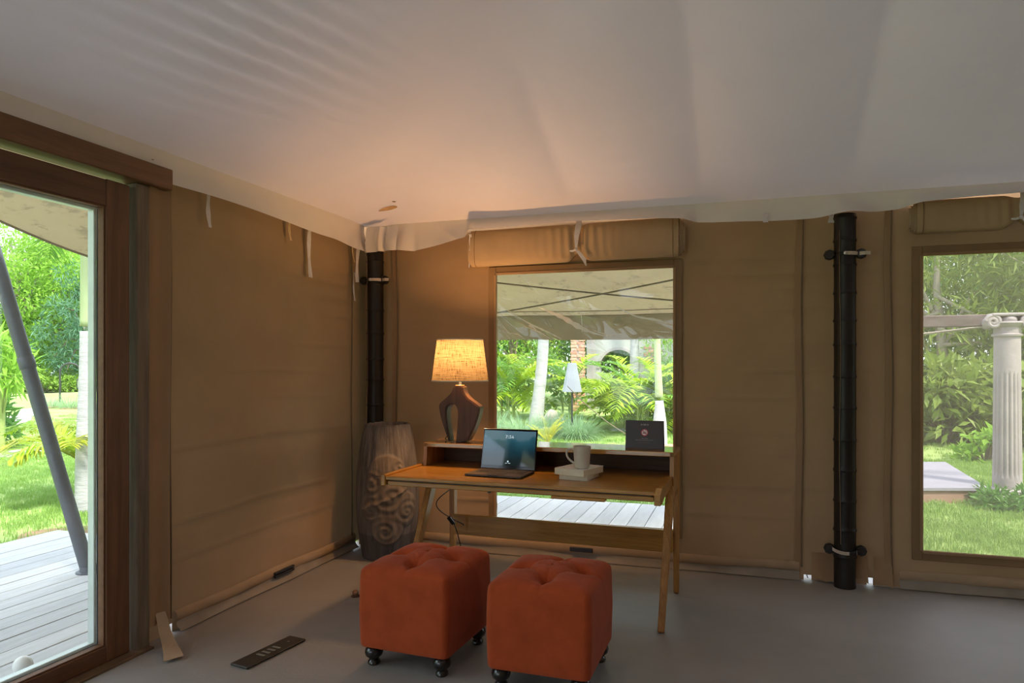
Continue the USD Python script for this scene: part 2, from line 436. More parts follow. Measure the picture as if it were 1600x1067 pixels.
M['leaf_olive'] = leafmat('leaf_olive', [(.24, .34, .06), (.38, .48, .09), (.55, .60, .16)], .4, .4)

# ------------------------------------------------------------------ the room shell
XL, XR, YB, YF = -3.05, 4.2, 5.36, -3.2          # left, right, back and front walls
W1 = (-1.868, -0.484, 0.285, 2.218)              # window openings: x0, x1, z0, z1
W2 = (1.136, 2.52, 0.262, 2.228)

fl = part(None, 'floor', grid(np.arange(-3.12, 4.3, .06), np.arange(-3.3, 5.44, .06),
          lambda x, y: np.stack([x, y, .006 * (meshkit.fbm(np.stack([x * 1.3, y * 1.3, 0 * x], -1), 3, 3) - .5)], -1)), M['floor'], True)
tag(fl, 'grey groundsheet floor of the tent room', 'floor', kind='structure')
sl = part(None, 'trim_1', box2(-3.12, 4.3, -3.3, 5.44, -.20, -.012, .005), M['joist'])
tag(sl, 'dark timber platform edge under the groundsheet', 'platform', kind='structure')


def smin(a, b, k):
    h = np.clip(.5 + .5 * (b - a) / k, 0, 1)
    return b * (1 - h) + a * h - k * h * (1 - h)


SEAMS = (-2.13, -1.2, -.27, .66, 1.59, 2.52, 3.45)


def ceil_z(x, y):
    a, b, c, d = x + 3.0, 5.30 - y, 4.15 - x, y + 3.15
    s = smin(smin(a, b, .35), smin(c, d, .35), .35)
    z = 2.665 + .35 * np.maximum(s, -.02) - .03 * np.sin(PI * np.clip(s / 3.2, 0, 1))
    back = sstep(.05, .7, a - b)                                   # weight of the back slope
    ph = (x + 1.2) / .93
    z = z + back * .060 * (np.abs(np.sin(PI * ph)) ** .9 * -1) * sstep(0, .6, b)
    q = x - .19 * (y - 2.5)
    n = meshkit.fbm(np.stack([x * 1.6, y * .7, 0 * x], -1), 2, 11)
    wl = np.exp(-((x + 2.15) / .42) ** 2 - ((y - 2.75) / .62) ** 2)
    z = z + .016 * wl * np.sin(2 * PI * (q / .118 + .9 * n))      # slack folds over the door
    wr = np.exp(-((x - 1.25) / .55) ** 2 - ((y - 4.15) / .5) ** 2) + .6 * np.exp(-((x + .75) / .32) ** 2 - ((y - 4.45) / .4) ** 2)
    z = z + .006 * wr * np.sin(2 * PI * ((y + .12 * x) / .15 + .8 * n))
    z = z + .02 * (meshkit.fbm(np.stack([x * .9, y * .9, 0 * x], -1), 3, 5) - .5) * sstep(0, .4, s)
    return z


ce = thing('ceiling', 'slack off-white cloth tent lining sloping up from the walls', 'ceiling', kind='structure')
part(ce, 'lining', grid(np.linspace(-3.02, 4.17, 206), np.linspace(-3.17, 5.32, 243), lambda x, y: np.stack([x, y, ceil_z(x, y)], -1)), M['liner'], True)


def hem_left(y):
    return 2.478 + .012 * np.sin(y * 2.3) - .05 * sstep(4.7, 5.25, y)


def val_left(y, t):
    """t = 0 at the eave, 1 at the hem"""
    z = 2.668 + (hem_left(y) - 2.668) * t
    x = -3.0 + .035 * t ** 2 + .012 * np.sin(t * 3 + y * 3.1) * t
    n = meshkit.fbm(np.stack([y * 2.2, t * 1.2, 0 * y], -1), 3, 9)
    x = x + .022 * (n - .5) * t + .03 * gauss(y - 5.12, .06) * t
    return np.stack([x, y, z], -1)


part(ce, 'valance', grid(np.arange(-3.15, 5.281, .04), np.linspace(0, 1, 9), val_left), M['valance'], True)


def hem_back(x):
    z = np.interp(x, [-3.0, -2.75, -2.55, -2.3, -2.1, -2.03, -1.7, -1.2, -.6, -.2, .2, .5, .8, 1.05, 1.4, 2.0, 4.2],
                  [2.44, 2.43, 2.43, 2.465, 2.505, 2.545, 2.553, 2.56, 2.545, 2.515, 2.495, 2.495, 2.515, 2.54, 2.557, 2.57, 2.57])
    return z


def val_back(x, t):
    ez = ceil_z(x, 0 * x + 5.295)
    z = ez + (hem_back(x) - ez) * t
    roll = sstep(-2.1, -2.0, x) * (1 - sstep(-.42, -.3, x)) + sstep(.98, 1.1, x)
    out = .02 + .15 * roll + .13 * gauss(x + 2.85, .22) + .17 * gauss(x - .656, .15) + .05 * gauss(x + 2.2, .2) + .055 * gauss(x - .15, .35)
    y = 5.30 - out * t ** 1.3
    n = meshkit.fbm(np.stack([x * 2.4, t * 1.3, 0 * x], -1), 3, 21)
    y = y - .035 * (n - .5) * t
    pleat = gauss(x + 2.66, .035) - .8 * gauss(x + 2.56, .03) + .5 * gauss(x + 2.38 - .25 * t, .05)
    y = y - .035 * pleat * t
    return np.stack([x, y, z], -1)


part(ce, 'valance', grid(np.arange(-2.99, 4.16, .022), np.linspace(0, 1, 13), val_back), M['valance'], True)
# the short square drop that covers the corner post
part(ce, 'corner_drop', grid(np.linspace(-2.925, -2.63, 22), np.linspace(0, 1, 8),
     lambda x, t: np.stack([x, 5.155 - .02 * np.sin(t * 2.5) - .028 * gauss(x + 2.79, .022) + .03 * gauss(x + 2.755, .018) - .05 * t * gauss(x + 2.67, .1), 2.62 - .205 * t], -1)), M['valance'], True)


def on_ceiling(cx, cy, rx, ry, rz, name, mat):
    def f(r, a):
        u, v = r * np.cos(a) * rx, r * np.sin(a) * ry
        c, s = math.cos(rz), math.sin(rz)
        wob = 1 + .25 * (meshkit.noise(np.stack([np.cos(a) * 1.6 + 5, np.sin(a) * 1.6, 0 * a], -1), 3) - .5)
        x, y = cx + (u * c - v * s) * wob, cy + (u * s + v * c) * wob
        return np.stack([x, y, ceil_z(x, y) - .0035], -1)
    part(ce, name, grid(np.linspace(.001, 1, 6), np.linspace(0, 2 * PI, 25), f), mat, True)


on_ceiling(-2.66, 5.02, .085, .03, -.1, 'stain_patch', M['stain'])
on_ceiling(-2.56, 4.93, .016, .009, .5, 'stain_patch', M['canvas_dark'])

CREASE = [(.42, .9), (.62, 1.0), (.86, .7), (1.02, .9), (1.28, .5), (1.47, 1.0), (1.66, .5), (1.88, .8), (2.02, .6), (2.14, .8), (2.27, .5)]


def wall_disp(u, z, seed):
    n = meshkit.fbm(np.stack([u * .8, z * 1.4, 0 * u + seed], -1), 3, seed)
    n2 = meshkit.noise(np.stack([u * 1.7, 0 * u, 0 * u + seed], -1), seed + 1)
    d = .030 * (n - .5)
    for i, (zc, a) in enumerate(CREASE):
        amp = a * np.clip(1.6 * meshkit.noise(np.stack([u * 1.1 + i * 7.3, 0 * u, 0 * u + seed], -1), seed + 5 + i) - .35, 0, 1)
        e = z - zc - .03 * (n2 - .5) - .012 * np.sin(u * 1.3 + i)
        d = d + .0115 * amp * gauss(e, .010) - .010 * amp * gauss(e + .045, .045)
    return d


def steps(a, b, h, extra=()):
    s = np.unique(np.round(np.concatenate([np.arange(a, b, h), [b], extra]), 4))
    return s


def hole(u, z, rects):
    k = np.ones(np.shape(u), bool)
    for (a, b, c, d) in rects:
        k &= ~((u > a) & (u < b) & (z > c) & (z < d))
    return k


# back wall ---------------------------------------------------------------
LEAKS_B = [(.405, .455, -.1, .034), (.805, .842, -.1, .05), (-2.99, -2.9, -.1, .05)]
wb = thing('wall_back', 'tan canvas back wall of the tent room with two window openings', 'wall', kind='structure')
edges = [W1[0], W1[1], W2[0], W2[1]] + [v for q in LEAKS_B for v in q[:2]]
part(wb, 'canvas_panel', grid(steps(-3.13, 4.26, .022, edges), steps(0, 2.72, .016, [W1[2], W1[3], W2[2], W2[3], .034, .05]),
     lambda x, z: np.stack([x, YB - wall_disp(x, z, 3) * sstep(0, .15, z), z], -1), lambda x, z: hole(x, z, [W1, W2] + LEAKS_B)), M['canvas'], True)
for x in (-2.745, .395, .955):                  # sewn uprights: a proud flap edge with piping
    zz = np.linspace(.09, 2.6, 40)
    pth = np.stack([x + .006 * np.sin(zz * 4 + x * 9), 0 * zz + YB - .018, zz], 1)
    part(wb, 'seam_piping', tube(pth, .0055, 6), M['piping'], True)
    part(wb, 'seam_flap', ribbon(pth + [-.022, .004, 0], .042, [1, 0, 0], .006), M['canvas'])
for (a, b) in ((-2.86, .375), (1.0, 4.15)):     # bottom: rolled hem over a plain skirt
    xx = np.linspace(a, b, 60)
    zt = .115 + .004 * np.sin(xx * 5)
    part(wb, 'hem', grid(xx, np.linspace(0, PI, 8), lambda x, t: np.stack([x, YB - .012 - .020 * np.sin(t) + .004 * np.sin(x * 7), .088 + .034 * np.cos(t) + .004 * np.sin(x * 5)], -1)), M['hem'], True)
    part(wb, 'skirt', grid(xx, np.linspace(0, 1, 5), lambda x, t: np.stack([x, YB - .018 - .030 * t ** 2 - .006 * np.sin(x * 6.3), .062 - .056 * t], -1)), M['skirt'], True)
for (a, b, z0) in ((.455, .600, .036), (.70, .805, .052), (.842, .955, .03)):
    xx = np.linspace(a, b, 14)
    part(wb, 'post_skirt', grid(xx, np.linspace(0, 1, 6), lambda x, t: np.stack([x, YB - .012 - .05 * t ** 1.5 - .012 * np.sin(x * 40) * t, .20 - (.20 - z0 * (.2 + .8 * np.abs(np.sin(x * 23)))) * t], -1)), M['canvas'], True)
part(wb, 'vent', box2(-1.262, -1.085, YB - .05, YB - .02, .072, .106, .004), M['gasket'])

# left wall (canvas right of the door) -------------------------------------
LEAKS_L = [(3.150, 3.205, -.1, .05), (5.16, 5.25, -.1, .045)]
wl = thing('wall_left', 'tan canvas left wall between the timber door and the corner post', 'wall', kind='structure')
part(wl, 'canvas_panel', grid(steps(3.0, 5.43, .022, [q for l in LEAKS_L for q in l[:2]]), steps(0, 2.72, .016, [.045, .05]),
     lambda y, z: np.stack([XL + wall_disp(y, z, 8) * sstep(0, .15, z), y, z], -1), lambda y, z: hole(y, z, LEAKS_L)), M['canvas'], True)
for y, k in ((3.172, 1), (5.10, 1)):
    zz = np.linspace(.09, 2.6, 40)
    pth = np.stack([0 * zz + XL + .022, y + .005 * np.sin(zz * 4), zz], 1)
    part(wl, 'seam_piping', tube(pth, .0050, 6), M['piping'], True)
yy = np.linspace(3.0, 3.155, 12)
part(wl, 'door_flap', grid(yy, np.linspace(.10, 2.6, 40), lambda y, z: np.stack([XL + .035 + .010 * np.sin(y * 38) + .006 * np.sin(z * 2 + y * 9), y, z], -1)), M['canvas'], True)
yy = np.linspace(3.21, 5.15, 60)
part(wl, 'hem', grid(yy, np.linspace(0, PI, 8), lambda y, t: np.stack([XL + .012 + .022 * np.sin(t) + .004 * np.sin(y * 7), y, .086 + .034 * np.cos(t) + .003 * np.sin(y * 5)], -1)), M['hem'], True)
part(wl, 'skirt', grid(yy, np.linspace(0, 1, 5), lambda y, t: np.stack([XL + .020 + .035 * t ** 2 + .004 * np.sin(y * 6.3), y, .060 - .052 * t], -1)), M['skirt'], True)
for z in (.086, .064):
    part(wl, 'vent', box2(XL + .03, XL + .05, 4.07, 4.285, z - .008, z + .008, .003), M['gasket'])
# the loose tongue of canvas lying on the floor beside the door jamb
pth = np.array([[-3.0, 3.07, .16], [-2.975, 3.06, .12], [-2.93, 3.03, .075], [-2.88, 3.0, .045], [-2.83, 2.965, .028], [-2.78, 2.925, .022], [-2.735, 2.885, .016]])
part(wl, 'loose_flap', ribbon(pth, [.05, .055, .06, .065, .075, .085, .095], [.55, .85, .05], .003), M['hem'], 40)

# right and front walls (behind the camera; the front has an unseen opening added for daylight) ----------------------
wr = part(None, 'wall_right', grid(steps(YF, YB, .06), steps(0, 2.72, .06), lambda y, z: np.stack([XR - wall_disp(y, z, 5), y, z], -1)), M['canvas'], True)
tag(wr, 'tan canvas right wall of the tent room', 'wall', kind='structure')
wf = part(None, 'wall_front', grid(steps(XL, XR, .05, [-2.6, -1.5]), steps(0, 2.72, .05, [2.35]), lambda x, z: np.stack([x, YF + wall_disp(x, z, 6), z], -1),
          lambda x, z: hole(x, z, [(-2.6, -1.5, -1, 2.35)])), M['canvas'], True)
tag(wf, 'tan canvas front wall with an unseen opening added for daylight', 'wall', kind='structure')

# ------------------------------------------------------------------ windows
def window(name, w, pmat, label, seed, bow):
    x0, x1, z0, z1 = w
    t = thing(name, label, 'window', kind='structure')
    o = .062
    for (a, b, c, d) in ((x0 - o, x0, z0 - o, z1 + o), (x1, x1 + o, z0 - o, z1 + o), (x0, x1, z1, z1 + o), (x0, x1, z0 - o, z0)):
        part(t, 'frame_strip', box2(a, b, YB - .026, YB - .012, c, d, .004), M['canvas_dark'])
    for (a, b, c, d) in ((x0 - .016, x0 + .004, z0, z1), (x1 - .004, x1 + .016, z0, z1), (x0, x1, z1 - .004, z1 + .016), (x0, x1, z0 - .016, z0 + .004)):
        part(t, 'binding', box2(a, b, YB - .034, YB - .006, c, d, .004), M['canvas'])

    def f(x, z):
        u, v = (x - x0) / (x1 - x0), (z - z0) / (z1 - z0)
        e = np.clip(np.minimum(np.minimum(u, 1 - u), np.minimum(v, 1 - v)) * 9, 0, 1)
        q = (x - x0) * .62 + (z - z0) * .78
        n = meshkit.fbm(np.stack([x * 1.3, z * 1.3, 0 * x + seed], -1), 3, seed)
        up = sstep(.42, .8, v)
        d = bow * (.009 * (n - .5) + up * (.006 * np.sin(q * 17 + 5 * n) * sstep(.4, .65, n + .1)))
        for (cx, cz, sl, am, le) in ((.22, .80, -.62, .013, .30), (.36, .74, -.60, .014, .20), (.80, .78, -.28, .011, .22), (.30, .90, -.9, .006, .2), (.12, .72, -.7, .011, .12), (.62, .66, -.2, .007, .2), (.45, .70, -.5, .009, .25), (.07, .78, -.8, .009, .10)):
            dx, dz = (u - cx), (v - cz)
            d = d + bow * am * gauss(dz * 1.4 - sl * dx + .03 * (n - .5), .012) * gauss(dx, le)
        for (cx, cz, sl, am, le) in ((.30, .765, -.52, .0055, .13), (.40, .705, -.55, .006, .09), (.10, .715, -.55, .005, .05), (.045, .70, -1.1, .005, .03), (.17, .70, -.65, .005, .05), (.80, .765, -.30, .006, .12), (.90, .735, -.2, .004, .10), (.66, .80, -1.0, .004, .03), (.20, .735, .5, .004, .025), (.50, .62, -.25, .004, .10), (.16, .86, -.75, .004, .10)):
            dx, dz = (u - cx), (v - cz)
            d = d + bow * am * gauss(dz * 1.4 - sl * dx + .02 * np.sin(dx * 40), .0045) * gauss(dx, le)
        return np.stack([x, YB - .004 - d * e, z], -1)
    part(t, 'pane', grid(np.linspace(x0, x1, 260), np.linspace(z0, z1, 360), f), pmat, True)
    return t


w1_ = window('window_1', W1, M['film'], 'wrinkled clear plastic window behind the writing desk', 4, 1.9)
# milky ribbons along the plastic's creases, painting in its bright reflected streaks
for pts, wd in (([(-1.517, 1.952), (-1.424, 1.909), (-1.331, 1.871), (-1.202, 1.797), (-1.093, 1.747), (-.968, 1.714)], [.004, .016, .034, .040, .018, .004]),
                ([(-.915, 1.942), (-.871, 1.919), (-.749, 1.859), (-.603, 1.83), (-.49, 1.789)], [.003, .008, .012, .020, .010]),
                ([(-1.805, 1.955), (-1.565, 1.812), (-1.442, 1.756), (-1.331, 1.70)], [.003, .012, .014, .003]),
                ([(-1.64, 1.80), (-1.52, 1.76), (-1.40, 1.69)], [.003, .014, .003]), ([(-1.855, 1.87), (-1.80, 1.80), (-1.74, 1.735)], [.004, .013, .003]),
                ([(-1.825, 1.775), (-1.747, 1.705)], [.005, .004]), ([(-1.825, 1.775), (-1.757, 1.751), (-1.689, 1.741), (-1.622, 1.696)], [.004, .006, .007, .003]),
                ([(-1.595, 1.808), (-1.57, 1.801), (-1.532, 1.774)], [.006, .022, .004]), ([(-1.175, 1.90), (-1.169, 1.82), (-1.168, 1.75)], [.003, .005, .003]),
                ([(-1.075, 1.76), (-.97, 1.728), (-.88, 1.713)], [.003, .010, .003]), ([(-.629, 1.753), (-.55, 1.742), (-.487, 1.738)], [.003, .012, .008])):
    q = np.array(pts)
    tt = np.linspace(0, 1, len(q))
    tq = np.linspace(0, 1, 6 * len(q))
    from scipy.interpolate import PchipInterpolator as _P
    x_, z_ = _P(tt, q[:, 0])(tq), _P(tt, q[:, 1])(tq)
    w_ = np.interp(tq, tt, wd) * (1 + .25 * np.sin(tq * 31 + x_ * 40))
    dx_, dz_ = np.gradient(x_), np.gradient(z_)
    nn = np.hypot(dx_, dz_)
    part(w1_, 'crease_glint', ribbon(np.stack([x_, 0 * x_ + YB - .036, z_], 1), w_, np.stack([-dz_ / nn, -.35 + 0 * x_, dx_ / nn], 1), .0012), M['crease_glint'], 40)


window('window_2', W2, M['screen_film'], 'hazy screened window at the right edge of the back wall', 9, .5)

# ------------------------------------------------------------------ the glazed timber door
d = thing('door_1', 'glazed dark timber door leaf in the left wall', 'door', kind='structure')
for j, (a, b) in enumerate(((.90, 2.893), (-1.10, .895), (-3.10, -1.105))):  # the last leaf is out of view, added to let in more daylight
    for (y0, y1) in ((b - .143, b), (a, a + .143)):
        part(d, 'stile', box2(XL - .03, XL + .025, y0, y1, .012, 2.43, .004), M['door_z'])
    part(d, 'rail', box2(XL - .028, XL + .024, a + .143, b - .143, 2.295, 2.428, .004), M['door_y'])
    part(d, 'rail', box2(XL - .028, XL + .024, a + .143, b - .143, .013, .094, .004), M['door_y'])
    for (y0, y1, z0, z1) in ((a + .143, a + .151, .094, 2.295), (b - .151, b - .143, .094, 2.295), (a + .151, b - .151, .094, .102), (a + .151, b - .151, 2.287, 2.295)):
        part(d, 'glazing_bead', box2(XL - .022, XL + .016, y0, y1, z0, z1, .002), M['lintel'])
        part(d, 'gasket', box2(XL - .034, XL - .022, y0, y1, z0, z1, .002), M['gasket'])
    part(d, 'glass', box2(XL - .006, XL, a + .147, b - .147, .098, 2.291, .001), M['glass'])
    for (y0, y1, z0, z1) in ((b - .166, b - .151, .094, 2.295), (a + .151, a + .166, .094, 2.295), (a + .166, b - .166, .094, .115), (a + .166, b - .166, 2.272, 2.295)):
        part(d, 'weather_trim', box2(XL - .072, XL - .030, y0, y1, z0, z1, .003), M['alu'])
for nm, (y0, y1, z0, z1), mt, lb in (('trim_2', (2.915, 3.0, 0, 2.45), 'jamb', 'grey-brown weathered timber door jamb'),):
    o = part(None, nm, box2(XL - .05, XL + .05, y0, y1, z0, z1, .006), M[mt])
    tag(o, lb, 'door jamb', kind='structure')
o = part(None, 'trim_3', box2(XL - .06, XL + .085, -3.2, 3.126, 2.453, 2.566, .005), M['lintel'])
tag(o, 'brown timber header board above the door', 'door header', kind='structure')
o = part(None, 'trim_4', box2(XL - .05, XL + .09, -3.15, 2.99, -.005, .012, .003), M['sill_y'])
tag(o, 'worn timber threshold under the door', 'threshold', kind='structure')
o = part(None, 'trim_5', box2(XL - .03, XL + .0, -3.2, 3.1, 2.567, 2.72, .004), M['canvas'])
tag(o, 'canvas strip above the door header', 'wall', kind='structure')

# ------------------------------------------------------------------ tent posts
def tent_post(x, y, label, clamps, seed):
    t = thing('tent_post', label, 'post', (x, y, 0), 0, 'dark tent posts along the back wall')
    r = np.random.default_rng(seed)
    prof, z = [(.0, 0), (.068, 0), (.070, .01)], .01
    while z < 2.42:
        step = .15 + .06 * r.random()
        z2 = min(z + step, 2.49)
        prof += [(.0690, z + .02), (.0685, (z + z2) / 2), (.0690, z2 - .014), (.0745, z2 - .005), (.0745, z2 + .003), (.0700, z2 + .010)]
        z = z2 + .01
    prof += [(.069, 2.515), (0, 2.515)]
    part(t, 'shaft', lathe(prof, 40), M['post'], 50)
    # a thin tie line running down the shaft
    a = math.radians(-120)
    zz = np.linspace(.3, 2.4, 24)
    part(t, 'cord', tube(np.stack([.0745 * np.cos(a + .06 * np.sin(zz * 5)), .0745 * np.sin(a + .06 * np.sin(zz * 5)), zz], 1), .003, 6), M['piping'], True)
    for (z, low) in clamps:
        for sx in (-1, 1):
            part(t, 'clamp_knob', place(lathe([(0, -.022), (.030, -.022), (.036, -.014), (.036, .014), (.030, .022), (0, .022)], 8), (sx * .098, -.012, z), 0, 90), M['black_metal'], 40)
        an = np.linspace(math.radians(200), math.radians(340), 20)
        if low:
            pp = np.stack([.088 * np.cos(an), .084 * np.sin(an), z + .006 - .016 * np.sin((an - an[0]) * 1.28)], 1)
            part(t, 'strap', ribbon(pp[:12], .022, [0, 0, 1], .003), M['strap'])
            part(t, 'buckle', ribbon(pp[11:], .024, [0, 0, 1], .004), M['black_metal'])
            part(t, 'buckle_pin', tube(np.array([pp[16] + [0, -.004, -.014], pp[16] + [0, -.004, .014]]), .0025, 6), M['steel'], True)
        else:
            pp = np.stack([.082 * np.cos(an), .080 * np.sin(an), 0 * an + z], 1)
            for o in (-.009, .009):
                part(t, 'clamp_rod', tube(pp[:11] + [0, 0, o], .0028, 6), M['black_metal'], True)
            q = np.vstack([pp[9:], [[.115, -.05, z], [.150, -.045, z - .001]]])
            part(t, 'strap', ribbon(q, .024, [0, 0, 1], .004), M['strap'])
            part(t, 'rivet', place(lathe([(0, -.004), (.013, -.004), (.013, .002), (.008, .005), (0, .006)], 16), pp[9] + [.0, -.004, 0], 0, 90), M['steel'], 40)
    return t


tent_post(-2.905, 5.262, 'knotted black tent post in the room corner behind the carved log', [(2.20, False)], 4)
tent_post(.656, 5.262, 'knotted black tent post between the two windows', [(2.245, False), (.255, True)], 9)

# ------------------------------------------------------------------ rolled window blinds and hanging ties
def blind(name_label, x0, x1, zc, h, tie_x, seed, sag):
    t = thing('rolled_blind', name_label, 'blind', (0, 0, 0), 0, None)

    def f(x, a):
        u = (x - x0) / (x1 - x0)
        n = meshkit.fbm(np.stack([x * 5, a * .9, 0 * x + seed], -1), 3, seed)
        pin = gauss(x - tie_x, .05)
        wrk = np.exp(-np.abs(x - tie_x - .02) / .14)
        hh = h / 2 * (1 - .16 * pin)
        ca, sa = np.cos(a), np.sin(a)
        e = 2 / 3.2
        y = YB - .075 - .060 * (1 - .35 * pin) * np.sign(ca) * np.abs(ca) ** e
        z = zc + sag * (u - .5) + hh * np.sign(sa) * np.abs(sa) ** e + .018 * pin * (1 - sa)
        front = np.clip(ca, 0, 1)
        y = y - front * (.012 * wrk * np.sin((x - tie_x) * 95 + 3 * n + a * .8) + .014 * (n - .5))
        return np.stack([x, y, z], -1)
    part(t, 'roll', grid(np.linspace(x0, x1, 150), np.linspace(-PI, PI, 49), f), M['canvas_roll'], True)
    for k, (e, s) in enumerate(((x0, -1), (x1, 1))):          # the layers of cloth seen at the end of the roll
        for i in range(3):
            xx = e + s * (.004 + .012 * i)
            a = np.linspace(-PI / 2, PI / 2, 12)
            hh = h / 2 - .012 - .014 * i
            zz = zc + sag * (.5 if s > 0 else -.5)
            p = np.stack([0 * a + xx, YB - .05 - (.055 - .009 * i) * np.cos(a) ** .6, zz + hh * np.sin(a)], 1)
            part(t, 'cloth_layer', ribbon(p, .022, [1, 0, 0], .004), M['canvas_roll'], 30)
    for xs in (x0 + .035, x1 - .04):
        a = np.linspace(-PI / 2, PI / 2, 16)
        e = 2 / 3.2
        u = (xs - x0) / (x1 - x0)
        p = np.stack([0 * a + xs, YB - .076 - .0625 * np.cos(a) ** e, zc + sag * (u - .5) + (h / 2 + .001) * np.sign(np.sin(a)) * np.abs(np.sin(a)) ** e], 1)
        part(t, 'stitched_band', ribbon(p, .004, [1, 0, 0], .003), M['canvas_dark'])
    # the white tape that ties the roll up: loop, knot and loose tails
    yk = YB - .150
    zt, zk = zc + h / 2 + .01, zc - h * .22
    tie = part(t, 'tie', ribbon([[tie_x + .018, yk + .012, zt], [tie_x + .014, yk - .006, zt - .05], [tie_x + .003, yk - .012, (zt + zk) / 2 - .01], [tie_x - .002, yk - .006, zk]], [.040, .046, .036, .013], [1, .25, 0], .002), M['tie'], 40)
    part(t, 'tie_knot', place(trimesh.creation.icosphere(2, .013), (tie_x - .002, yk - .010, zk)), M['tie'], True)
    part(t, 'tie_tail', ribbon([[tie_x, yk - .010, zk], [tie_x + .03, yk - .014, zk - .035], [tie_x + .062, yk - .006, zk - .08], [tie_x + .074, yk - .002, zk - .125]], [.014, .026, .028, .006], [.8, .2, .5], .002), M['tie'], 40)
    part(t, 'tie_tail', ribbon([[tie_x, yk - .010, zk], [tie_x - .03, yk - .006, zk - .010], [tie_x - .052, yk + .002, zk - .006]], [.012, .016, .010], [.1, 0, 1], .002), M['tie'], 40)
    return t


blind('tan canvas blind rolled up above the window behind the desk', -2.045, -.440, 2.425, .285, -1.185, 3, .012)
blind('tan canvas blind rolled up above the hazy window at the right edge', 1.085, 2.58, 2.470, .215, 1.655, 7, .0)


def tie_strap(x, y, z0, z1, w, side, mat, label, drift=(0, 0), group=None, lean=.012):
    n = 9
    t_ = np.linspace(0, 1, n)
    nrm = np.cross([0, 0, 1], side)
    p = np.stack([x + drift[0] * t_ + nrm[0] * lean * np.sin(t_ * 3), y + drift[1] * t_ + nrm[1] * lean * np.sin(t_ * 3), z0 + (z1 - z0) * t_], 1)
    ww = w * (1 + .22 * np.sin(t_ * 9 + z1 * 20))
    return solo('tie_strap', ribbon(p, ww, side, .002), mat, label, 'strap', 40, group)


tie_strap(-3.005, 3.445, 2.53, 2.315, .030, [0, 1, 0], M['tie'], 'short white cloth tie strap nearest the door on the left wall', (0, .012))
tie_strap(-3.005, 4.235, 2.52, 2.370, .026, [0, 1, 0], M['tie_tan'], 'short tan cloth tie strap hanging midway along the left wall', (0, .015))
tie_strap(-3.005, 4.475, 2.52, 2.140, .040, [0, 1, 0], M['tie'], 'long white cloth tie strap hanging midway along the left wall', (0, .012))
tie_strap(-2.975, 5.13, 2.52, 2.17, .044, [0, 1, .1], M['tie'], 'white cloth tie strap hanging beside the corner post', (0, -.035))
tie_strap(-2.995, 5.085, 2.25, 2.02, .018, [0, 1, 0], M['tie'], 'thin white tape end hanging lowest beside the corner post', (0, .01))
tie_strap(-2.99, 5.05, 2.52, 2.33, .016, [0, 1, 0], M['tie_tan'], 'narrow tan tape strip left of the corner post', (0, .03))
tie_strap(-2.085, 5.315, 2.48, 2.28, .012, [1, 0, 0], M['tie'], 'thin white cord end hanging left of the rolled blind', (-.005, 0))
tie_strap(-2.045, 5.225, 2.53, 2.40, .026, [1, 0, 0], M['tie'], 'white tape end poking out at the left end of the rolled blind', (.004, 0))
tie_strap(.570, 5.245, 2.56, 2.462, .036, [1, 0, 0], M['tie'], 'white tape end beside the top of the post between the windows', (0, 0))
tie_strap(.150, 5.205, 2.55, 2.485, .028, [1, 0, 0], M['tie'], 'tiny white tape end under the lining right of the rolled blind', (0, 0))

# ------------------------------------------------------------------ carved wooden log
lg = thing('carved_log', 'grey weathered carved wooden log standing in the corner', 'carved log', (-2.665, 5.03, 0))
LF = math.atan2(-5.03, 2.665)                                       # the carved side looks into the room
lz = np.array([0, .1, .25, .42, .6, .78, .92, 1.0, 1.035])
lr = np.array([.195, .212, .232, .243, .238, .222, .200, .183, .172])


def log_r(z):
    from scipy.interpolate import PchipInterpolator
    return PchipInterpolator(lz, lr)(z)


def carve(s, z):
    """relief height (m) and whether the point lies in the carved field; s = arc length from the carved side's middle"""
    body = np.maximum(np.abs(s + .01) - .155, np.maximum(.33 - z, z - .66))
    arch = np.sqrt((s + .01) ** 2 + np.maximum(z - .66, 0) ** 2) - .155
    f = np.where(z > .66, arch, body)
    lobe1 = np.sqrt((s + .005) ** 2 + ((z - .25) * 1.05) ** 2) - .120
    lobe2 = np.sqrt((s - .135) ** 2 + ((z - .40) * .8) ** 2) - .105
    lobe3 = np.sqrt((s + .13) ** 2 + ((z - .42) * .8) ** 2) - .085
    f = np.minimum(np.minimum(f, lobe1), np.minimum(lobe2, lobe3))
    h = .016 * sstep(.012, -.012, f)
    for (cs, cz, rad, k, sg) in ((.02, .50, .16, 46, 1), (-.02, .235, .10, 60, -1), (.14, .38, .10, 60, 1), (-.12, .60, .10, 58, -1), (.085, .72, .08, 60, 1), (-.12, .40, .09, 60, 1)):
        dx, dz = s - cs, (z - cz) * 1.0
        rr = np.sqrt(dx ** 2 + dz ** 2) + 1e-6
        w = np.exp(-(rr / rad) ** 4)
        h = h + .0050 * w * np.sin(rr * k * 2 + sg * np.arctan2(dz, dx)) * sstep(.0, -.02, f)
    band = np.abs(z - .43 - .55 * (s + .12) ** 1 * (s > -.2) * .8 - .9 * np.clip(s, 0, 1) ** 2)
    h = h + .012 * gauss(band, .014) * sstep(.0, -.02, f)
    return h, f


def log_pt(a, z):
    s = (((a - LF + PI) % (2 * PI)) - PI) * .235
    h, f = carve(s, z)
    gro = meshkit.fbm(np.stack([np.cos(a) * 6, np.sin(a) * 6, z * 1.1], -1), 4, 4) - .5
    fine = meshkit.fbm(np.stack([np.cos(a) * 22, np.sin(a) * 22, z * 1.6], -1), 2, 6) - .5
    r = log_r(z) + .020 * gro + .010 * fine * sstep(.0, .02, f) + h
    r = r - .012 * gauss(z - .80, .012) * 0
    return np.stack([r * np.cos(a), r * np.sin(a), z + 0 * a], -1), f


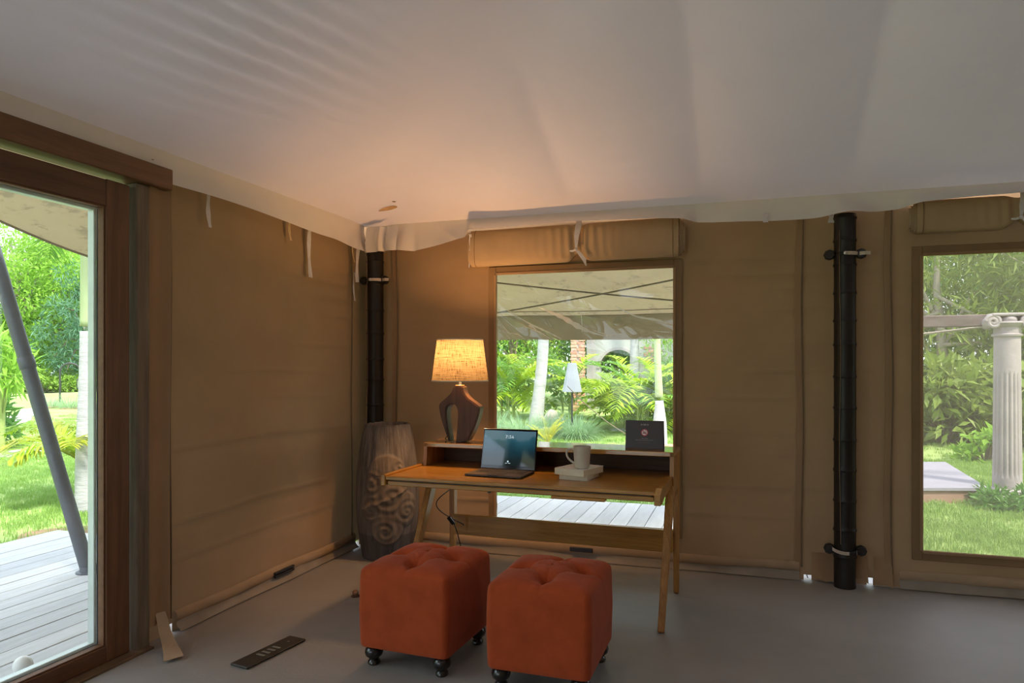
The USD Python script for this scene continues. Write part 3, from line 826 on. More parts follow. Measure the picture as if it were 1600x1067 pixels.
AN, ZN = np.linspace(LF - PI, LF + PI, 300), np.linspace(0, 1.035, 170)
part(lg, 'trunk', grid(AN, ZN, lambda a, z: log_pt(a, z)[0], lambda a, z: (log_pt(a, z)[1] > 0) & (z >= .20)), M['log'], True)
part(lg, 'trunk_base', grid(AN, ZN, lambda a, z: log_pt(a, z)[0], lambda a, z: (log_pt(a, z)[1] > 0) & (z < .20)), M['log_low'], True, 'darker foot of the log')
part(lg, 'carving', grid(AN, ZN, lambda a, z: log_pt(a, z)[0], lambda a, z: log_pt(a, z)[1] <= 0), M['carving'], True, 'swirling flame relief carved on the front')
aa = np.linspace(-PI, PI, 90)
part(lg, 'rim', grid(aa, np.linspace(0, 1, 9), lambda a, t: np.stack([(np.interp(t, [0, .35, .6, 1], [1, .90, .84, .80]) * log_pt(a, 0 * a + 1.03)[0][..., 0]),
     (np.interp(t, [0, .35, .6, 1], [1, .90, .84, .80]) * log_pt(a, 0 * a + 1.03)[0][..., 1]),
     np.interp(t, [0, .35, .6, 1], [1.032, 1.040, 1.025, .90]) + .012 * (meshkit.noise(np.stack([np.cos(a) * 4, np.sin(a) * 4, t * 3], -1), 3) - .5)], -1)), M['log'], True)
part(lg, 'hollow', lathe([(0, .90), (.145, .90)], 30), M['log_low'], False)

# ------------------------------------------------------------------ writing desk
DK = thing('writing_desk', 'honey oak writing desk with a raised back shelf under the window', 'desk', (-.44, 4.0, 0), -1.4)


def dpart(name, m, mat, smooth=False, label=None):
    m = m.copy()
    m.apply_translation((.44, -4.0, 0))
    part(DK, name, m, mat, smooth, label)


ZS = .795                                                           # work surface
dpart( 'work_surface', cat_(box2(-2.15, -.462, 3.985, 4.82, ZS - .022, ZS, .004)), M['oak_x'])
dpart( 'pull_out_slab', box2(-2.14, -.47, 3.995, 4.80, ZS - .058, ZS - .030, .004), M['oak_x'])
dpart( 'dark_gap', box2(-2.13, -.48, 4.005, 4.79, ZS - .031, ZS - .021, .001), M['gasket'])
dpart( 'edge_lip', box2(-2.178, -2.148, 3.975, 4.60, ZS - .060, ZS + .012, .005), M['oak_y'])
# right hand lip with its lower front corner
lip = Polygon([(3.965, ZS - .072), (4.06, ZS - .072), (4.14, ZS - .055), (4.60, ZS - .05), (4.60, ZS + .012), (4.05, ZS + .012), (3.965, ZS - .012)])
m_ = trimesh.creation.extrude_polygon(lip, .034)
m_.vertices = np.stack([m_.vertices[:, 2] - .464, m_.vertices[:, 0], m_.vertices[:, 1]], 1)
m_.fix_normals()
dpart( 'edge_lip', m_, M['oak_y'])
dpart( 'drawer_pull', box2(-1.06, -.74, 3.975, 4.02, ZS - .072, ZS - .056, .004), M['oak_x'])
dpart( 'drawer_pull', box2(-1.46, -1.44, 3.99, 4.0, ZS - .066, ZS - .056, .002), M['black_metal'])
# raised shelf with mitred ends
dpart( 'back_shelf', box2(-2.145, -.418, 4.515, 4.845, .925, .955, .004), M['oak_gloss'])
dpart( 'cubby_back', box2(-2.13, -.44, 4.80, 4.822, ZS, .925, .002), M['oak_shadow'])  # recess shadow painted by the panel's near-black wood
for x0, x1 in ((-2.145, -2.120), (-.445, -.420)):
    prof = Polygon([(4.50, ZS - .01), (4.515, .925), (4.515, .953), (4.845, .953), (4.845, .70), (4.50, .70)])
    m_ = trimesh.creation.extrude_polygon(prof, x1 - x0)
    m_.vertices = np.stack([m_.vertices[:, 2] + x0, m_.vertices[:, 0], m_.vertices[:, 1]], 1)
    m_.fix_normals()
    dpart( 'side_panel', m_, M['oak_z'])
# legs: raked front pair, upright rear pair
for x in (-2.045, -.436):
    dpart( 'leg', bar((x, 4.47, .74), (x, 4.035, 0), .046, .085, (1, 0, 0), .006, .036, .042), M['oak_z'], label='raked front leg')
    dpart( 'leg', bar((x + .0, 4.80, .93 if x > -1 else .73), (x - .0, 4.785, 0), .040, .072, (1, 0, 0), .006, .034, .040), M['oak_z'], label='upright rear leg')
    dpart( 'side_stretcher', box2(x - .015, x + .015, 4.44, 4.80, .66, .735, .004), M['oak_y'])
dpart( 'cross_rail', box2(-2.03, -.452, 4.745, 4.770, .270, .415, .004), M['oak_x'])

# ------------------------------------------------------------------ things on the desk
SZ = .955
la = thing('table_lamp', 'lit table lamp with linen shade and dark horseshoe wooden base', 'lamp', (-1.905, 4.672, SZ))
k = .00086


def lp(x, y):
    return ((x - 308) * k, (897 - y) * k)


out = [(268, 437), (262, 466), (245, 497), (215, 524), (180, 552), (150, 576), (139, 596), (138, 612), (150, 680), (172, 750), (196, 815), (218, 872), (228, 897), (386, 897), (420, 842), (455, 770), (480, 705), (497, 640), (498, 612), (488, 596), (455, 572), (415, 548), (385, 522), (365, 495), (355, 466), (352, 437)]
inn = [(240, 905), (232, 850), (222, 790), (213, 730), (207, 680), (208, 640), (216, 612), (232, 592), (254, 583), (276, 586), (293, 600), (304, 625), (308, 660), (307, 710), (302, 770), (296, 830), (291, 905)]


def smoothpoly(p, n=3, closed=True):
    p = np.array(p, float)
    for _ in range(n):
        q = np.roll(p, -1, 0)
        p = np.stack([.75 * p + .25 * q, .25 * p + .75 * q], 1).reshape(-1, 2)
    return p


po = Polygon([lp(*p) for p in smoothpoly(out, 2)]).buffer(0)
po = po.intersection(sbox(-1, 0, 1, 1))
pi_ = Polygon([lp(*p) for p in smoothpoly(inn, 2)]).buffer(0).union(Polygon([lp(*p) for p in ((240, 902), (291, 902), (291, 880), (238, 880))]))
prof = po.difference(pi_)
if prof.geom_type != 'Polygon':
    prof = max(prof.geoms, key=lambda g: g.area)
lay = []
for ins, dep in ((.0, .074), (.004, .086), (.010, .094)):            # rounded edges in three layers
    g = prof.buffer(-ins, join_style=1) if ins else prof
    for q in getattr(g, 'geoms', [g]):
        if q.area > 1e-6:
            m_ = extrude(q.simplify(.0006), dep)
            m_.fix_normals()
            lay.append(m_)
part(la, 'base', cat_(*lay), M['lamp_wood'], 35)
part(la, 'base_cap', lathe([(0, .396), (.030, .396), (.034, .3995), (.030, .404), (.0, .404)], 24), M['lamp_top'], 40)
part(la, 'neck', lathe([(0, .404), (.011, .404), (.011, .47), (.016, .475), (.016, .52), (0, .52)], 20), M['steel'], 40)
SH0, SH1, SR0, SR1 = .433, .722, .200, .163
n_ = {'tc': ('texture_coordinate', {}), 'mp1': ('mapping', {'scale': (11, 11, 150)}), 'mp2': ('mapping', {'scale': (150, 150, 10)}),
      'a': ('noise_texture', {'scale': 1.0, 'detail': 3.0}), 'b': ('noise_texture', {'scale': 1.0, 'detail': 3.0}), 'mx': ('mix_float', {'fac': .5}),
      'rp': ('rgb_ramp', {'ramp': [(.34, (.040, .023, .009)), (.46, (.130, .096, .054)), (.60, (.165, .128, .078))]}),
      'd': ('diffuse_bsdf', {}), 't': ('translucent_bsdf', {}), 'm': ('mix_closure', {'fac': .42})}
M['linen'] = usdkit.material(stage, f'{L}/linen', n_, [('tc.object', 'mp1.vector'), ('tc.object', 'mp2.vector'), ('mp1.vector', 'a.vector'), ('mp2.vector', 'b.vector'), ('a.fac', 'mx.a'), ('b.fac', 'mx.b'),
            ('mx.result', 'rp.fac'), ('rp.color', 'd.color'), ('rp.color', 't.color'), ('d.BSDF', 'm.closure1'), ('t.BSDF', 'm.closure2')], surface='m.closure')
part(la, 'shade', lathe([(SR0, SH0), (SR0 * .75 + SR1 * .25, SH0 * .75 + SH1 * .25), ((SR0 + SR1) / 2, (SH0 + SH1) / 2), (SR1, SH1)], 72), M['linen'], True)
for (r_, z_) in ((SR0, SH0), (SR1, SH1)):
    part(la, 'shade_rim', lathe([(r_ - .002, z_ - .004), (r_ + .0015, z_ - .004), (r_ + .0015, z_ + .004), (r_ - .002, z_ + .004), (r_ - .002, z_ - .004)], 72), M['cream'], 40)
sp = [tube([[0, 0, .52], [0, 0, .60]], .006, 8)]
for a in range(3):
    c, s = math.cos(a * 2.094), math.sin(a * 2.094)
    sp.append(tube([[0, 0, .52], [.1 * c, .1 * s, .60], [.168 * c, .168 * s, SH1 - .02]], .002, 6))
part(la, 'shade_carrier', cat_(*sp), M['steel'], True)
part(la, 'bulb', place(trimesh.creation.icosphere(2, .050), (0, 0, .615)), glow('bulb', (1.0, .54, .22), 395.0), True)
# the flex: from the lamp foot over the back of the shelf, down to an inline switch and the floor
cordp = np.array([[-.075, .02, .028], [-.115, .03, .030], [-.128, .04, .012], [-.13, .10, .006], [-.13, .22, -.03], [-.125, .24, -.25], [-.085, .05, -.34], [-.13, -.12, -.42], [-.06, -.02, -.54], [.01, .04, -.60]])
from scipy.interpolate import CubicSpline
cs = CubicSpline(np.linspace(0, 1, len(cordp)), cordp)
part(la, 'flex', tube(cs(np.linspace(0, 1, 70)), .0035, 6), M['plug'], True)
part(la, 'switch', bar((-.075, -.035, -.530), (-.045, -.005, -.585), .030, .020, (1, 0, 0), .005), M['plug'])
c2 = CubicSpline([0, .5, 1], np.array([[-.045, -.005, -.585], [-.02, .03, -.70], [.0, .10, -.93]]))
part(la, 'flex', tube(c2(np.linspace(0, 1, 16)), .0035, 6), M['plug'], True)

# laptop ------------------------------------------------------------------
lt = thing('laptop', 'open dark laptop showing a blue mountain lock screen', 'laptop', (-1.482, 4.312, ZS), -3.0, scale=1.09)
LW, LD = .352, .240
part(lt, 'base', box2(-LW / 2, LW / 2, -LD / 2, LD / 2, .002, .013, .004), M['laptop'])
part(lt, 'palm_rest', box2(-LW / 2 + .004, LW / 2 - .004, -LD / 2 + .004, LD / 2 - .012, .0125, .0142, .001), M['deck_panel'])
part(lt, 'trackpad', box2(-.060, .060, -LD / 2 + .012, -.035, .0138, .0150, .001), M['laptop'])
part(lt, 'opening_notch', box2(-.03, .03, -LD / 2 - .0006, -LD / 2 + .006, .009, .0146, .001), M['bezel'])
ks = []
for r_ in range(6):
    nk = 14
    for c_ in range(nk):
        if r_ == 0 and 4 <= c_ <= 8:
            if c_ == 4:
                ks.append(box2(-.052, .058, -.022, -.009, .014, .0160, .0008))
            continue
        x = -.145 + c_ * .0212
        y = -.022 + r_ * .0178
        ks.append(box2(x, x + .0180, y, y + (.0135 if r_ < 5 else .009), .014, .0160, .0008))
part(lt, 'keyboard', cat_(*ks), M['keys'], kind='stuff')
part(lt, 'hinge', tube([[-.14, LD / 2 - .003, .013], [.14, LD / 2 - .003, .013]], .006, 10), M['laptop'], True)
TL = 13.0                                                           # the lid leans back
lid = place(cbox(LW, .006, .246, (0, 0, .123), .003), (0, LD / 2 + .001, .014), 0, -TL)
part(lt, 'lid', lid, M['laptop'])
part(lt, 'bezel', place(cbox(LW - .004, .002, .240, (0, -.0035, .124), .0006), (0, LD / 2 + .001, .014), 0, -TL), M['bezel'])
n_ = {'tc': ('texture_coordinate', {}), 'sx': ('separate_xyz', {}), 'nz': ('noise_texture', {'scale': 9.0, 'detail': 4.0}),
      'mr': ('map_range', {'from_min': .03, 'from_max': .245}), 'ad': ('math', {'math_type': 'multiply_add', 'value2': .42, 'value3': -.21}), 'sm': ('math', {'math_type': 'add'}),
      'rp': ('rgb_ramp', {'ramp': [(0, (.010, .020, .022)), (.25, (.016, .045, .05)), (.45, (.012, .095, .14)), (.62, (.03, .17, .24)), (.74, (.05, .24, .33)), (.80, (.19, .40, .50)), (1, (.24, .45, .60))]}),
      'b': ('principled_bsdf', {'base_color': (.01, .01, .012), 'roughness': .04, 'specular_ior_level': .8, 'emission_strength': .34})}
M['display'] = usdkit.material(stage, f'{L}/display', n_, [('tc.object', 'sx.vector'), ('tc.object', 'nz.vector'), ('sx.z', 'mr.value'), ('nz.fac', 'ad.value1'), ('mr.result', 'sm.value1'), ('ad.value', 'sm.value2'), ('sm.value', 'rp.fac'), ('rp.color', 'b.emission_color')], surface='b.BSDF')
part(lt, 'display', place(cbox(LW - .016, .0012, .212, (0, -.0048, .128), .0004), (0, LD / 2 + .001, .014), 0, -TL), M['display'])


def flat_text(s, h, bold=False, depth=.0005):
    """lettering standing in the xz-plane, centred on x = 0, facing -y"""
    m = meshkit.text_mesh(s, h, depth, bold)
    m.apply_translation([-m.bounds[:, 0].mean(), 0, 0])
    v = m.vertices.copy()
    m.vertices = np.stack([v[:, 0], -v[:, 2], v[:, 1]], 1)
    return m


def blocks(width, h, n, seed):
    """a line of print too small to read: word-long strokes"""
    r = np.random.default_rng(seed)
    w = r.uniform(.5, 1.5, n)
    gaps = .30
    tot = w.sum() + gaps * (n - 1)
    x, out_ = -width / 2, []
    for q in w:
        ww = q / tot * width
        out_.append(box2(x, x + ww, -.0005, 0, 0, h, .0001))
        x += ww + gaps / tot * width
    return cat_(*out_)


lit = glow('lit_print', (.75, .88, .95), .8)
part(lt, 'clock', place(flat_text('7:34', .019, False), (.0, LD / 2 - .006, .014)).apply_transform(np.eye(4)) if False else
     place(flat_text('7:34', .019).apply_translation([0, -.0057, .188]), (0, LD / 2 + .001, .014), 0, -TL), lit)
part(lt, 'prompt', place(blocks(.034, .0030, 2, 3).apply_translation([0, -.0057, .036]), (0, LD / 2 + .001, .014), 0, -TL), lit)
part(lt, 'user_badge', place(lathe([(0, 0), (.0055, 0), (.0055, .0006), (0, .0006)], 16), (0, 0, 0), 0, 90).apply_translation([0, -.0053, .048]).apply_transform(
    trimesh.transformations.translation_matrix([0, LD / 2 + .001, .014]) @ trimesh.transformations.rotation_matrix(math.radians(-TL), [1, 0, 0])), lit)

# books and mug ------------------------------------------------------------
def book(label, loc, rz, w, dp, h, cover, seed):
    t = thing('book', label, 'book', loc, rz, 'cream books stacked on the desk')
    part(t, 'pages', box2(-w / 2 + .004, w / 2 - .003, -dp / 2 + .003, dp / 2 - .003, .003, h - .003, .001), M['paper'])
    part(t, 'cover', box2(-w / 2, w / 2, -dp / 2, dp / 2, h - .003, h, .001), cover)
    part(t, 'cover', box2(-w / 2, w / 2, -dp / 2, dp / 2, 0, .003, .001), M['cream'])
    part(t, 'spine', cat_(box2(-w / 2, w / 2, -dp / 2 - .0022, -dp / 2 + .003, 0, h, .0015)), M['cream'])
    return t


book('lower of the two cream books stacked on the desk', (-.968, 4.345, ZS + .001), -8, .185, .22, .030, M['cream'], 1)
book('upper cream book with a white cover, under the mug', (-.968, 4.340, ZS + .031), -17, .205, .255, .040, M['book_top'], 2)
mg = thing('mug', 'beige stoneware mug standing on the stacked books', 'mug', (-.940, 4.285, ZS + .071), 0)
part(mg, 'body', lathe([(0, .0), (.040, .0), (.044, .003), (.047, .02), (.0535, .125), (.055, .133), (.0545, .1355), (.0525, .1355), (.0515, .13), (.0445, .02), (.038, .008), (0, .007)], 48), M['mug'], 40)
hp = np.array([[-.048, 0, .108], [-.066, 0, .118], [-.086, 0, .112], [-.094, 0, .090], [-.088, 0, .066], [-.070, 0, .045], [-.046, 0, .030]])
cs = CubicSpline(np.linspace(0, 1, 7), hp)
part(mg, 'handle', place(tube(cs(np.linspace(0, 1, 26)), .0068, 10), (0, 0, 0), 12), M['mug'], True)

# no-smoking tent card ------------------------------------------------------
sg = thing('no_smoking_sign', 'black no-smoking card standing on the desk shelf', 'sign', (-.610, 4.665, SZ), 0)
SW, SHH = .247, .182
part(sg, 'card', place(cbox(SW, .0022, SHH, (0, 0, SHH / 2), .0005), (0, 0, 0), 0, -8), M['card'])
part(sg, 'card_back', place(cbox(SW, .0022, SHH, (0, 0, SHH / 2), .0005), (0, .052, .0), 0, 8), M['card'])


def on_card(m, z, x=0.0):
    return place(m.apply_translation([x, -.0013, z]), (0, 0, 0), 0, -8)


def disc(r0, r1, n=36, z=.0006):
    a = np.linspace(0, 2 * PI, n, endpoint=False)
    p = Point(0, 0).buffer(r1, 12)
    if r0 > 0:
        p = p.difference(Point(0, 0).buffer(r0, 12))
    m = trimesh.creation.extrude_polygon(p, z)
    v = m.vertices.copy()
    m.vertices = np.stack([v[:, 0], -v[:, 2], v[:, 1]], 1)
    return m


part(sg, 'heading', on_card(blocks(.050, .010, 3, 12), .150), M['print_grey'])
part(sg, 'symbol_disc', on_card(disc(0, .020, z=.0004), .104), M['print_white'])
part(sg, 'symbol_ring', on_card(disc(.0185, .0245, z=.0007), .104), M['print_red'])
cig = cat_(box2(-.012, .006, -.0008, 0, -.0055, -.001, .0003), box2(.0075, .012, -.0008, 0, -.0055, -.001, .0003), box2(.009, .011, -.0008, 0, .0005, .006, .0003), box2(.0055, .0075, -.0008, 0, .002, .008, .0003))
part(sg, 'cigarette', on_card(cig, .104), M['card'])
part(sg, 'symbol_bar', on_card(bar((-.0145, -.0006, .0145), (.0145, -.0006, -.0145), .0008, .0040, (0, 1, 0), .0002), .104), M['print_red'])
part(sg, 'lettering', on_card(blocks(.042, .0036, 2, 5), .064), M['print_grey'])
part(sg, 'lettering', on_card(blocks(.112, .0034, 7, 6), .053), M['print_grey'])
part(sg, 'lettering', on_card(blocks(.078, .0030, 6, 7), .036), M['print_dim'])

# ------------------------------------------------------------------ tufted ottomans
OW = .49


def tuft_h(x, y, rho=None):
    """cushion height above its seam"""
    u, v = np.abs(x) / (OW / 2), np.abs(y) / (OW / 2)
    e = np.sqrt(np.clip((1 - u ** 7) * (1 - v ** 7), 0, 1)) if rho is None else np.sqrt(np.clip(1 - rho ** 7, 0, 1))
    h = .052 * e ** .8 + .026 * (1 - u ** 2) * (1 - v ** 2)
    B = [(.01, -.142), (.145, .0), (.0, .145), (-.145, -.005)]
    near = np.full(np.shape(x), 9.0)
    for bx, by in B:
        dd = np.hypot(x - bx, y - by)
        near = np.minimum(near, dd)
        h = h - .062 * np.exp(-(dd / .034) ** 1.4)

    def seg(ax, ay, bx, by):
        t = np.clip(((x - ax) * (bx - ax) + (y - ay) * (by - ay)) / ((bx - ax) ** 2 + (by - ay) ** 2), 0, 1)
        return np.hypot(x - ax - t * (bx - ax), y - ay - t * (by - ay)), t
    lines = []
    for i in range(4):
        lines.append((*B[i], *B[(i + 1) % 4], .010, .5))
    for bx, by in B:
        ex, ey = (math.copysign(.245, bx), by) if abs(bx) > abs(by) else (bx, math.copysign(.245, by))
        lines.append((bx, by, ex, ey, .020, 1.2))
        lines.append((bx, by, bx * .1, by * .1, .008, .8))
    for ax, ay, bx, by, am, fade in lines:
        dd, t = seg(ax, ay, bx, by)
        h = h - am * np.exp(-np.abs(dd) / .012) * (1 - .55 * fade * t)
    wr = meshkit.fbm(np.stack([x * 16 + 3, y * 16, 0 * x], -1), 3, 5) - .5
    ang = np.sin((x + y) * 120 + 9 * wr) * .0018 * np.exp(-(np.hypot(x, y) / .12) ** 2)
    return h + .006 * wr * e + ang * e


def ottoman(label, loc, rz):
    t = thing('ottoman', label, 'ottoman', loc, rz, 'tufted terracotta ottomans in front of the desk', scale=(1, 1.12, 1.02))
    ZB, ZT = .098, .445
    # body: soft-cornered box, a little full in the middle
    rr = .030

    def corner(t_):
        p = sbox(-OW / 2 + rr, -OW / 2 + rr, OW / 2 - rr, OW / 2 - rr).buffer(rr, 8).exterior
        q = np.array([p.interpolate(s, True).coords[0] for s in t_])
        return q
    q = corner(np.linspace(0, 1, 161))
    zz = np.concatenate([[ZB, ZB], np.linspace(ZB + .01, ZT, 16)])
    ins = np.concatenate([[.03, .006], np.interp(np.linspace(0, 1, 16), [0, .03, .5, .95, 1], [.001, 0, -.005, -.001, .0])])
    v = np.stack([np.concatenate([q * (1 - 2 * i / OW), np.full((len(q), 1), z)], 1) for z, i in zip(zz, ins)], 1)
    v[..., :2] *= (1 + .006 * (meshkit.fbm(v * 5, 2, 3)[..., None] - .5))
    n, m = v.shape[:2]
    i, j = np.meshgrid(np.arange(n - 1), np.arange(m - 1), indexing='ij')
    a = (i * m + j).ravel()
    f = np.vstack([np.stack([a, a + m, a + m + 1], 1), np.stack([a, a + m + 1, a + 1], 1)])
    mesh = trimesh.Trimesh(v.reshape(-1, 3), f, process=False)
    mesh.merge_vertices()
    bd = part(t, 'body', mesh, M['velvet'], 40)
    part(t, 'underside', box2(-OW / 2 + .02, OW / 2 - .02, -OW / 2 + .02, OW / 2 - .02, ZB - .004, ZB + .02, .003), M['black_metal'])

    def top(u, w):
        rho = np.maximum(np.maximum(np.abs(u), np.abs(w)), 1e-9)
        q = np.stack([u / rho, w / rho], -1) * OW / 2
        inner = np.clip(q, -(OW / 2 - rr), OW / 2 - rr)
        dd = q - inner
        q = (inner + rr * dd / np.linalg.norm(dd, axis=-1, keepdims=True)) * rho[..., None]
        return np.stack([q[..., 0], q[..., 1], ZT + tuft_h(q[..., 0], q[..., 1], rho)], -1)
    g = np.sin(np.linspace(-PI / 2, PI / 2, 101)) * .55 + np.linspace(-1, 1, 101) * .45
    part(t, 'cushion', grid(g, g, top), M['velvet'], True)
    for bx, by in ((.01, -.142), (.145, .0), (.0, .145), (-.145, -.005)):
        part(t, 'button', place(lathe([(0, -.006), (.014, -.006), (.016, 0), (.012, .005), (.0, .007)], 18), (bx, by, ZT + tuft_h(np.array(bx), np.array(by)) + .003)), M['button'], 40)
    for lx in (-.19, .19):
        for ly in (-.19, .19):
            part(t, 'leg', lathe([(0, .0), (.021, .0), (.025, .006), (.024, .018), (.018, .026), (.020, .031), (.033, .045), (.037, .062), (.034, .078), (.027, .088), (.024, .096), (.026, .102), (0, .102)], 28).apply_transform(np.diag([1.22, 1.22, 1, 1])).apply_translation((lx, ly, 0)), M['ebony'], 40)
    return t


ottoman('tufted terracotta velvet ottoman on the left, with black bun feet', (-1.562, 3.385, 0), -3.0)
ottoman('tufted terracotta velvet ottoman on the right, nearest the desk leg', (-.882, 3.352, 0), -.5)

# ------------------------------------------------------------------ floor details
fv = thing('floor_plate', 'dark metal floor plate with four slots lying near the door', 'floor plate', (-2.345, 3.130, .0), -8.5)
part(fv, 'plate', box2(-.058, .058, -.205, .205, .002, .012, .003), M['vent'])
for i in range(4):
    part(fv, 'slot', box2(-.026, .026, -.068 + i * .036, -.052 + i * .036, .0115, .0135, .001), M['vent_slot'])
part(fv, 'screw', lathe([(0, .0115), (.007, .0115), (.006, .0138), (0, .0142)], 14, (.0, .135, 0)), M['vent_slot'])
kn = thing('wooden_knob', 'small dark red wooden knob on the floor left of the ottomans', 'knob', (-2.385, 4.06, 0), 0)
part(kn, 'foot', lathe([(0, 0), (.026, 0), (.028, .006), (.020, .012), (0, .013)], 20), M['lamp_wood'], 40)
part(kn, 'ball', lathe([(0, .012), (.012, .012), (.020, .020), (.021, .030), (.014, .040), (0, .043)], 20), M['lamp_top'], 40)

# ------------------------------------------------------------------ outside: deck, ground
def deck(x0, x1, y0, y1, w, label, seed, z=-.05):
    t = thing('deck', label, 'deck', kind='structure')
    n = int(round((x1 - x0) / w))
    r = np.random.default_rng(seed)
    for i in range(n):
        e0, e1 = r.uniform(-.012, .012, 2)
        part(t, 'plank', box2(x0 + i * w + .0035, x0 + (i + 1) * w - .0035, y0 + e0, y1 + e1, z - .028, z + r.uniform(-.0012, .0012), .003), M[('plank', 'plank2', 'plank3')[r.integers(3)]])
    part(t, 'joist', box2(x0 + .03, x1 - .03, y0 + .03, y1 - .03, -.17, z - .03, .003), M['joist'])
    return t


deck(-6.13, -3.125, -4.6, 5.02, .167, 'pale grey plank deck outside the glazed door', 1)
deck(-3.10, .92, 5.47, 7.98, .169, 'pale grey plank porch deck behind the desk window', 2)
deck(-3.10, 4.3, -5.6, -3.34, .167, 'grey plank deck outside the added front opening', 3)
GZ = -.18


def ground_z(x, y):
    n = meshkit.fbm(np.stack([x * .25, y * .25, 0 * x], -1), 3, 2) - .5
    far = sstep(12, 40, np.hypot(x, y))
    return GZ - .012 + .05 * n + .35 * far * (n + .1)


gx = np.unique(np.concatenate([np.arange(-90, -30, 3), np.arange(-30, 20, .5), np.arange(20, 90, 3)]))
gy = np.unique(np.concatenate([np.arange(-60, -10, 3), np.arange(-10, 30, .5), np.arange(30, 100, 3)]))
g_ = part(None, 'lawn', grid(gx, gy, lambda x, y: np.stack([x, y, ground_z(x, y)], -1)), M['lawn'], True)
tag(g_, 'green lawn ground around the tent', 'lawn', kind='structure')


def patch(name, pts, mat, label, cat, dz=.012, th=None, kind='structure', group=None):
    """flat irregular patch of ground or stone following the lawn"""
    p = Polygon(smoothpoly(pts, 2))
    if th:
        m = trimesh.creation.extrude_polygon(p, th)
        m.apply_translation([0, 0, ground_z(np.array([p.centroid.x]), np.array([p.centroid.y]))[0] + dz - th])
    else:
        import shapely
        x0, y0, x1, y1 = p.bounds
        h_ = max((x1 - x0), (y1 - y0)) / 60
        m = grid(np.arange(x0, x1 + h_, h_), np.arange(y0, y1 + h_, h_), lambda x, y: np.stack([x, y, ground_z(x, y) + dz], -1), lambda x, y: shapely.contains_xy(p, x, y))
    o = part(None, name, m, M[mat])
    tag(o, label, cat, group, kind)
    return o


def blob(cx, cy, rx, ry, rz=0.0, seed=0, n=12):
    r = np.random.default_rng(seed)
    a = np.linspace(0, 2 * PI, n, endpoint=False)
    k_ = 1 + r.uniform(-.14, .14, n)
    x, y = rx * k_ * np.cos(a), ry * k_ * np.sin(a)
    return np.stack([cx + x * math.cos(rz) - y * math.sin(rz), cy + x * math.sin(rz) + y * math.cos(rz)], 1)


patch('bare_soil', blob(-6.3, 5.35, .55, .40, .3, 3), 'soil', 'bare brown soil strip at the corner of the door deck', 'soil')
patch('sand_strip', blob(-3.2, 13.9, 3.6, .85, .06, 4), 'sand', 'pale sandy strip of ground in front of the palm bed', 'sand')
patch('red_soil', blob(5.0, 20.0, 1.1, .65, .1, 5), 'redsoil', 'red soil strip at the foot of the far shrubs', 'soil')
patch('stepping_stone', blob(-13.17, 10.23, .36, .30, .55, 6), 'stone', 'nearest pale oval stepping stone in the lawn past the slanted pole', 'stepping stone', .03, .06, None)
patch('stepping_stone', blob(-12.95, 9.40, .36, .30, .5, 7), 'stone', 'pale stepping stone at the left edge of the door view', 'stepping stone', .03, .06, None)
patch('stepping_stone', blob(-12.36, 10.28, .30, .26, .4, 17), 'stone', 'pale stepping stone partly behind the slanted pole', 'stepping stone', .03, .06, None)
for i in range(9):
    t_ = i / 8
    patch('path_slab', blob(-19.3 - 5.6 * t_, 14.5 + 5.0 * t_, .30, .95, .66, 20 + i, 8), 'stone', 'one of the pale slabs of the far garden path', 'path slab', .03, .06, None, 'pale slabs of the garden path')
patch('gravel_road', blob(-39.5, 31.5, 11, 2.2, .70, 9, 16), 'road', 'white gravel road beyond the far hedge', 'road', .02)

# grass: short blades on the parts of the lawn near the tent
r = np.random.default_rng(31)


def tuft(seed, n, h, spread):
    r = np.random.default_rng(seed)
    v, f = [], []
    for i in range(n):
        a, l = r.uniform(0, 2 * PI), h * r.uniform(.5, 1.1)
        o = np.array([*r.normal(0, spread, 2), 0])
        d_ = np.array([math.cos(a), math.sin(a), 0])
        s_ = np.array([-d_[1], d_[0], 0]) * .0035
        ln = r.uniform(.2, .8)
        b = len(v)
        v += [o - s_, o + s_, o + d_ * l * ln * .4 + [0, 0, l * .7] - s_ * .7, o + d_ * l * ln * .4 + [0, 0, l * .7] + s_ * .7, o + d_ * l * ln + [0, 0, l * .9]]
        f += [[b, b + 1, b + 3], [b, b + 3, b + 2], [b + 2, b + 3, b + 4]]
    return trimesh.Trimesh(np.array(v), np.array(f), process=False)


gi = UsdGeom.PointInstancer.Define(stage, '/World/grass')
tag(gi, 'short green grass blades growing over the lawn', 'grass', kind='stuff')
protos = []
for i in range(4):
    m_ = usdkit.mesh(stage, f'/World/grass/tuft_{i + 1:03d}', tuft(i, 26, .075, .055), M['lawn_blades'])
    protos.append(m_.GetPath())
pp = []
for (x0, x1, y0, y1, dens) in ((-13, -6.3, 3.0, 14, 75), (-6.2, -3.3, 5.4, 13, 60), (-3.3, 1.0, 8.2, 11, 110), (1.0, 5.5, 5.9, 14, 110), (-8, 6, 11, 18, 22), (-22, -10, 8, 18, 14)):
    n = int((x1 - x0) * (y1 - y0) * dens)
    pp.append(np.stack([r.uniform(x0, x1, n), r.uniform(y0, y1, n)], 1))
pp = np.vstack(pp)
ok = ~((pp[:, 0] < -5.6) & (pp[:, 0] > -7) & (pp[:, 1] < 5.75) & (pp[:, 1] > 4.9) & (r.random(len(pp)) < .8))
ok &= ~((pp[:, 0] > .45) & (pp[:, 0] < 2.98) & (pp[:, 1] > 9.25 + .325 * (pp[:, 0] - .45)) & (pp[:, 1] < 11.75 + .325 * (pp[:, 0] - .6)))
ok &= ~((np.abs(pp[:, 1] - 13.9 - .06 * (pp[:, 0] + 3.2)) < .75) & (pp[:, 0] > -6.6) & (pp[:, 0] < .3))
